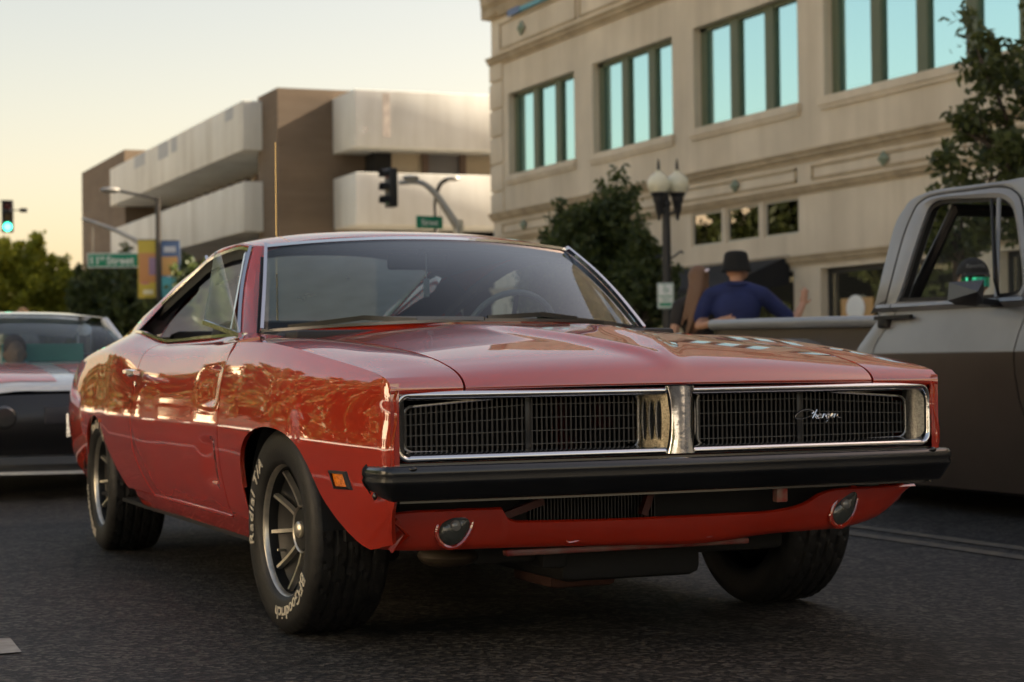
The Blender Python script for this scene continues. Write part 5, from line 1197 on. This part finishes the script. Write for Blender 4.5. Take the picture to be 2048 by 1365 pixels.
for sgn in (-1, 1):
    Sd = [[(x-(.12 if x > -.3 else .12*0), sgn*(hwid(x)+.02*math.sin(math.pi*(z-.2)/.7)), .22+(z-.22)*( (float(np.interp(x, [-1.55,-.25,0], [.90,.76,.66]))-.24)/.66 if x > -1.55 else 1)) for z in np.linspace(.22, .88, 9)] for x in np.linspace(0, -4.6, 20)]
    MB().grid(Sd).build('body_side', M_wht, wc)
    MB().cbox(-.36,-.22,sgn*.915-.01,sgn*.915+.01,.47,.52,.004).build('marker_lamp', M_amber, wc)
    for x in (-.95,-3.7): MB().lathe([(.15,-.11),(.30,-.11),(.33,-.08),(.335,.08),(.30,.11),(.15,.11),(.0,.08)], 'y', (x, sgn*.78, .335), 36).build('wheel', M_rubber, wc)
wsb = lambda u: Vector((-1.50-.16*u*u, .74*u, .895)); wst = lambda u: Vector((-2.12-.10*u*u, .60*u, 1.265-.03*u*u))
MB().grid([[wsb(u).lerp(wst(u), t)+Vector((.02,0,.03))*math.sin(math.pi*t) for u in np.linspace(-1, 1, 21)] for t in np.linspace(0, 1, 8)]).build('windshield', M_glass, wc)
MB().grid([[(-2.10-.10*u*u-1.5*t, (.62+.02*t)*u, 1.272-.035*abs(u)**2.5+.075*math.sin(math.pi*min(1,.12+t*.8))-.12*t*t) for u in np.linspace(-1, 1, 21)] for t in np.linspace(0, 1, 12)], flip=True).build('roof', M_wht, wc)
for sgn in (-1, 1): MB().tube([(-1.66,sgn*.76,.89),(-2.20,sgn*.615,1.25)], .03, 8).build('roof_pillar', M_wht, wc); MB().tube([(-3.2,sgn*.64,1.2),(-3.9,sgn*.76,.90)], .06, 8).build('roof_pillar', M_wht, wc)
MB().box(-4.4,-1.55,-.78,.78,.25,.30).box(-1.6,-1.55,-.78,.78,.25,.88).build('cabin_floor', M_dark, wc, smooth=False)
MB().grid([[(-3.6-.9*t, .6*u, 1.2-.32*t) for u in np.linspace(-1, 1, 5)] for t in (0, 1)]).build('rear_window', M_sideglass, wc); MB().box(-4.6,-4.3,-.8,.8,.3,.88).build('trunk', M_wht, wc, smooth=False)
MB().cbox(-1.95,-1.62,-.72,.72,.72,.89,.03).build('dashboard', M_vinyl, wc)
for y in (-.36,.36): MB().cbox(-2.75,-2.55,y-.24,y+.24,.4,1.0,.06).build('seat', M_vinyl, wc)
MB().box(-2.45,-2.44,-.1,.5,.93,1.07).build('sun_visor_card', mat('teal_card', (.10,.42,.36), .6), wc, smooth=False)
hd_ = at(30, 705, 14.3); wd_ = thing('person', 'person with dark hair driving the white and black car', 'person', (hd_.x, hd_.y, hd_.z-1.63), -math.pi/2)
b = MB(); b.sphere(hc, (.076,.095,.115)); b.sphere(hc+Vector((0,.055,-.055)), (.052,.055,.055), 12, 8); b.sphere(hc+Vector((0,.10,-.022)), (.014,.022,.024), 10, 6)
for s_ in (-1, 1): b.sphere(hc+Vector((s_*.078,-.005,-.02)), (.012,.022,.034), 10, 6)
limb(b, [(0,-.02,1.38),(0,0,1.50),(0,.01,1.57)], [.07,.054,.052]); b.sphere((0,-.03,1.22), (.17,.11,.22)); limb(b, [(-.19,-.02,1.37),(0,-.02,1.40),(.19,-.02,1.37)], [.055,.07,.055])
for s_ in (-1, 1): limb(b, [(s_*.19,-.02,1.37),(s_*.24,.08,1.12),(s_*.16,.34,1.2)], [.05,.042,.028]); hand(b, (s_*.16,.34,1.2), (0,1,.3), (0,-.3,1))
blob('body', b, M_skin, wd_, .011, 3)
tsh = MB(); tsh.sphere((0,-.03,1.22), (.19,.13,.23)); limb(tsh, [(-.19,-.02,1.37),(0,-.02,1.41),(.19,-.02,1.37)], [.066,.085,.066]); blob('shirt', tsh, MATS['black_tee'], wd_, .014, 3)
h = MB(); h.sphere(hc+Vector((0,-.02,.03)), (.088,.098,.108)); blob('hair', h, M_hairb, wd_, .013, 2)

# ================================================================== STREET FURNITURE
M_iron = mat('black_cast_iron', (.014,.014,.016), .45); M_globe = mat('cream_globe_glass', (.78,.74,.55), .3, coat=.5); M_galv = mat('galvanised_steel', (.42,.40,.36), .4, .8, noise=(3,.15,4)); M_sgreen = mat('sign_green', (.0,.22,.12), .4, noise=(2,.1,2)); M_swhite = mat('sign_white', (.75,.77,.74), .45); M_bronze = mat('dark_bronze_pole', (.05,.045,.04), .5, .3)
DL = 28.
def lp(px, py, dd=0.): return at(px, py, DL+dd)
base = lp(1336, 700); base.z = .13
lamp = thing('street_lamp', 'black cast-iron lamp post with two cream globes in front of the tan building', 'street lamp', base)
def L_(px, py, dd=0.): return lp(px, py, dd)-base
topz = L_(1334, 400).z
MB().lathe([(.16,0),(.16,.10),(.13,.14),(.13,.45),(.10,.52),(.085,.60),(.075,.9),(.062,topz-.5),(.058,topz-.1),(.075,topz-.08),(.075,topz-.03),(.05,topz),(.04,topz+.14),(.03,topz+.2),(0,topz+.22)], 'z', n=24).build('post', M_iron, lamp)
for px, dd in ((1318, -.1), (1355, .1)):
    c = L_(px, 408, dd); e = L_(1335, 430)
    MB().lathe([(.0,-.25),(.02,-.23),(.03,-.17),(.055,-.10),(.065,0),(.09,.05),(.09,.09),(.11,.12),(.12,.16),(.0,.17)], 'z', c, 20).tube([e, e.lerp(c, .5)+Vector((0,0,-.06)), c+Vector((0,0,-.05))], .022, 8).build('globe_holder', M_iron, lamp)
    g_ = c+Vector((0,0,.27)); go = MB().lathe([(.06,-.14),(.13,-.10),(.165,-.03),(.168,.03),(.15,.09),(.11,.14),(.06,.175),(.045,.20),(.05,.22),(0,.225)], 'z', g_, 28).build('globe', M_globe, lamp)
    MB().lathe([(.05,.21),(.028,.23),(.018,.27),(.026,.29),(.016,.32),(.018,.34),(0,.40)], 'z', g_, 14).build('globe_finial', M_bronze, go)
MB().tube(curve([tuple(L_(1338,520)), tuple(L_(1350,512,-.05)), tuple(L_(1362,503,-.05)), tuple(L_(1366,508,-.05))], 14), .014, 6).tube(curve([tuple(L_(1333,520)), tuple(L_(1322,512,.05)), tuple(L_(1312,516,.05))], 10), .014, 6).build('scroll_bracket', M_iron, lamp)
sg = lp(1331, 592, -.12); sn = thing('parking_sign', 'small white accessible-parking sign with green symbol on the lamp post', 'sign', sg)
sgr = math.atan2(CAM.y-sg.y, CAM.x-sg.x)-math.pi/2; sn.rotation_euler = (0, 0, sgr)
MB().cbox(-.118,.118,-.004,.004,-.185,.185,.003).build('sign_plate', M_swhite, sn)
rim_ = MB()
for q in ((-.108,.108,.168,.176),(-.108,.108,-.176,-.168),(-.108,-.100,-.168,.168),(.100,.108,-.168,.168)): rim_.box(q[0], q[1], .005, .0065, q[2], q[3])
M_sg2 = mat('sign_symbol_green', (.02,.26,.15), .5); rim_.build('sign_border', M_sg2, sn, smooth=False)
def face_text(body, size, x, z, parent, m, nm, yo=.0062, bold=.001, flip=True):
    t = text_mesh(body, size, 0, .0008, bold=bold); o = MB().add([(x-a, yo+c, z+b_) for a, b_, c in t.v], [f_[::-1] for f_ in t.f]).build(nm, m, parent, smooth=False); return o
wcs = MB().tube([(.0+.030*math.cos(a)-.004, .0065, .085+.030*math.sin(a)) for a in np.linspace(R(140), R(400), 18)], .005, 6).tube([(.012,.0065,.14),(.008,.0065,.10),(-.025,.0065,.10),(-.040,.0065,.062)], .006, 6).sphere((.013,.0065,.152), (.009,.004,.009), 10, 6)
wcs.build('wheelchair_symbol', M_sg2, sn); face_text('PARKING', .045, 0, -.01, sn, M_sg2, 'sign_text'); face_text('ONLY', .045, 0, -.06, sn, M_sg2, 'sign_text')
MB().box(-.085,.085,.0055,.0068,-.150,-.100).build('sign_band', M_sg2, sn, smooth=False)
# banner pole
DB = 72.
bpz = at(318, 600, DB); bpz.z = .13
pole = thing('banner_pole', 'dark street light pole carrying a yellow and a blue banner', 'street light', bpz)
hB = at(318, 395, DB).z-.13
MB().lathe([(.14,0),(.13,1),(.10,hB)], 'z', n=16).tube(curve([(0,0,hB-.1), tuple(at(290,393,DB)-bpz), tuple(at(240,383,DB)-bpz)], 12), .05, 8).build('pole', M_bronze, pole)
lh = at(220, 381, DB)-bpz; MB().sphere(lh, (.38,.38,.11), 16, 8).build('lamp_head', M_galv, pole)
RB = math.atan2(rt.y, rt.x)
for px, col, nm, w_, top_ in ((296, (.55,.42,.06), 'yellow', 40, 480), (340, (.10,.16,.30), 'blue', 40, 482)):
    c = at(px, (top_+598)/2, DB)-bpz; Mx = Matrix.Translation(c) @ Matrix.Rotation(RB, 4, 'Z'); hw_ = w_/2*DB/3855; hh = (598-top_)/2*DB/3855
    o = MB().cbox(-hw_,hw_,-.012,.012,-hh,hh,.005,Mx).build('banner', mat('banner_'+nm, col, .7), pole)
    for (x0, x1, z0, z1, cc_) in (((-.9,.9,-.45,.55,(.55,.26,.10)),(-.7,.1,-.5,.2,(.55,.16,.25)),(.1,.8,-.2,.4,(.30,.20,.30)),(-.5,.5,-.85,-.7,(.7,.65,.45))) if nm == 'yellow' else ((-.9,.9,-.95,-.25,(.10,.40,.45)),(-.8,.8,-.2,.45,(.60,.34,.12)),(-.3,.5,-.35,.2,(.50,.55,.60)),(-.6,.6,.6,.8,(.55,.57,.62)))):
        MB().cbox(x0*hw_,x1*hw_,-.020-.002*random.random(),-.0125,z0*hh,z1*hh,.002,Mx).build('banner_print', mat('print_%d_%d_%d' % tuple(int(q*100) for q in cc_), cc_, .7), o)
    for zz in (-1, 1): MB().tube([Mx @ Vector((-hw_,0,zz*hh)), Mx @ Vector((hw_,0,zz*hh))], .02, 6).build('banner_rod', M_bronze, o)
# traffic signal across the side street: mast arm, street name sign, green signal
DS = 74.
sp = at(376, 620, DS); sp.z = .13
ms = thing('signal_mast', 'grey signal pole with a long curved mast arm over the street', 'signal pole', sp)
def S_(px, py, d=0.): return at(px, py, DS+d)-sp
MB().tube([(0,0,-.1), S_(376,545)], [.16,.13], 12).tube(curve([tuple(S_(376,560)), tuple(S_(330,520)), tuple(S_(250,470)), tuple(S_(164,437))], 30), [.13-.07*k/29 for k in range(30)], 10).build('mast_arm', M_galv, ms)
MB().tube([S_(186,455), S_(186,507)], .03, 6).build('sign_hanger', M_galv, ms)
def signal(name, label, pos, scale, lit, faceaz):
    t = thing(name, label, 'traffic light', pos, faceaz); h = 1.10*scale; w_ = .40*scale      # local -y is the face
    MB().cbox(-w_/2,w_/2,-.10,.14,-h/2,h/2,.03).build('signal_housing', M_trim, t)
    for k, cl in enumerate(((.12,.01,.01),(.10,.06,.01),(.01,.09,.05))):
        z = h/3*(1-k); on_ = lit == k
        MB().lathe([(0,-.135),(.08*scale,-.13),(.125*scale,-.115),(.13*scale,-.10)], 'y', (0,0,z), 24).build('signal_lens', mat('signal_lens_%d%s' % (k, 'on' if on_ else ''), cl, .3, emit=(((.05,1.0,.50), 2.6) if on_ else None)), t)
        P = [[(.145*scale*math.cos(a), y, z+.145*scale*math.sin(a)) for a in np.linspace(R(-25), R(205), 16)] for y in (-.10, -.30*scale)]
        MB().grid(P).build('signal_visor', M_trim, t)
    return t
gp = at(15, 433, 66); az = math.atan2(CAM.y-gp.y, CAM.x-gp.x)+math.pi/2
signal('traffic_light', 'traffic light showing green at the left edge of the sky', gp, 1.0, 2, az)
gq = at(15, 402, 66); tag(MB().tube([gq, gq+(at(-160,392,66)-gq)*.5+Vector((0,0,-.1)), at(-160,386,66)], .012, 6).tube([at(-160,386,66), at(-160,700,66)], .09, 8).build('span_wire_pole', M_bronze), 'thin span wire holding the green traffic light', 'wire')
vc = at(47, 421, 66); MB_ = MB().cbox(-.13,.13,-.10,.10,-.07,.07,.03).tube([(0,0,0),(-.35,0,.0)], .02, 6); tag(MB_.build('detector_camera', M_trim, None, loc=vc), 'small detector camera beside the green traffic light', 'camera').rotation_euler = (0, 0, az)
ss = at(233, 521, DS-.3); sgn_ = thing('street_name_sign', 'green street name sign reading 11th Street hanging from the mast arm', 'sign', ss, math.atan2(CAM.y-ss.y, CAM.x-ss.x)-math.pi/2-.12)
hw_, hh = 57*DS/3855, 14.5*DS/3855
MB().cbox(-hw_,hw_,-.02,.02,-hh,hh,.01).build('sign_plate', M_sgreen, sgn_)
fb_ = MB()
for q in ((-hw_,hw_,hh-.035,hh),(-hw_,hw_,-hh,-hh+.035),(-hw_,-hw_+.035,-hh,hh),(hw_-.035,hw_,-hh,hh)): fb_.box(q[0], q[1], .021, .026, q[2], q[3])
fb_.build('sign_border', M_swhite, sgn_, smooth=False)
face_text('11', .42, .82, -.02, sgn_, M_swhite, 'sign_text', .024, .006); face_text('th', .22, .53, .08, sgn_, M_swhite, 'sign_text', .024, .004); face_text('Street', .42, -.14, -.02, sgn_, M_swhite, 'sign_text', .024, .006); face_text('D', .26, -.92, -.03, sgn_, M_swhite, 'sign_text', .024, .004)
# signal on the near corner
DR = 53.
rp2 = at(915, 640, DR); rp2.z = .13; m2 = thing('signal_mast', 'pale curved signal arm on the corner of the tan building', 'signal pole', rp2)
def Q_(px, py, d=0.): return at(px, py, DR+d)-rp2
MB().tube([(0,0,-.1), Q_(915,452)], [.13,.11], 12).tube(curve([tuple(Q_(915,455)), tuple(Q_(893,420)), tuple(Q_(868,385)), tuple(Q_(840,365)), tuple(Q_(798,366))], 20), [.115-.05*k/19 for k in range(20)], 10).build('mast_arm', M_galv, m2)
MB().sphere(Q_(822,356), (.24,.24,.07), 14, 8).build('lamp_head', M_galv, m2)
MB().cbox(Q_(920,470).x-.08,Q_(920,470).x+.08,Q_(920,470).y-.08,Q_(920,470).y+.08,Q_(920,490).z,Q_(920,440).z,.03).build('control_box', mat('cream_box', (.55,.50,.38), .6), m2)
gp2 = at(781, 376, DR); signal('traffic_light', 'dark traffic light in profile on the curved arm above the coupe roof', gp2, .98, -1, math.atan2(CAM.y-gp2.y, CAM.x-gp2.x)+math.pi/2-1.15)
ss2 = at(859, 445, DR); sg2 = thing('street_name_sign', 'small green street sign reading Street behind the coupe roof', 'sign', ss2, math.atan2(CAM.y-ss2.y, CAM.x-ss2.x)-math.pi/2+.55)
MB().cbox(-.42,.42,-.015,.015,-.17,.17,.008).build('sign_plate', M_sgreen, sg2); face_text('Street', .22, 0, -.01, sg2, M_swhite, 'sign_text', .018, .004)
rp3 = at(872, 640, 60.); rp3.z = .13; m3 = thing('street_light', 'thin dark street light pole behind the small green sign', 'street light', rp3)
MB().tube(curve([(0,0,-.1), tuple(at(872,460,60)-rp3), tuple(at(871,405,60)-rp3), tuple(at(880,370,60)-rp3), tuple(at(898,358,60)-rp3)], 20), .07, 8).build('pole', M_bronze, m3); MB().sphere(at(906,358,60)-rp3, (.22,.22,.08), 14, 8).build('lamp_head', M_galv, m3)
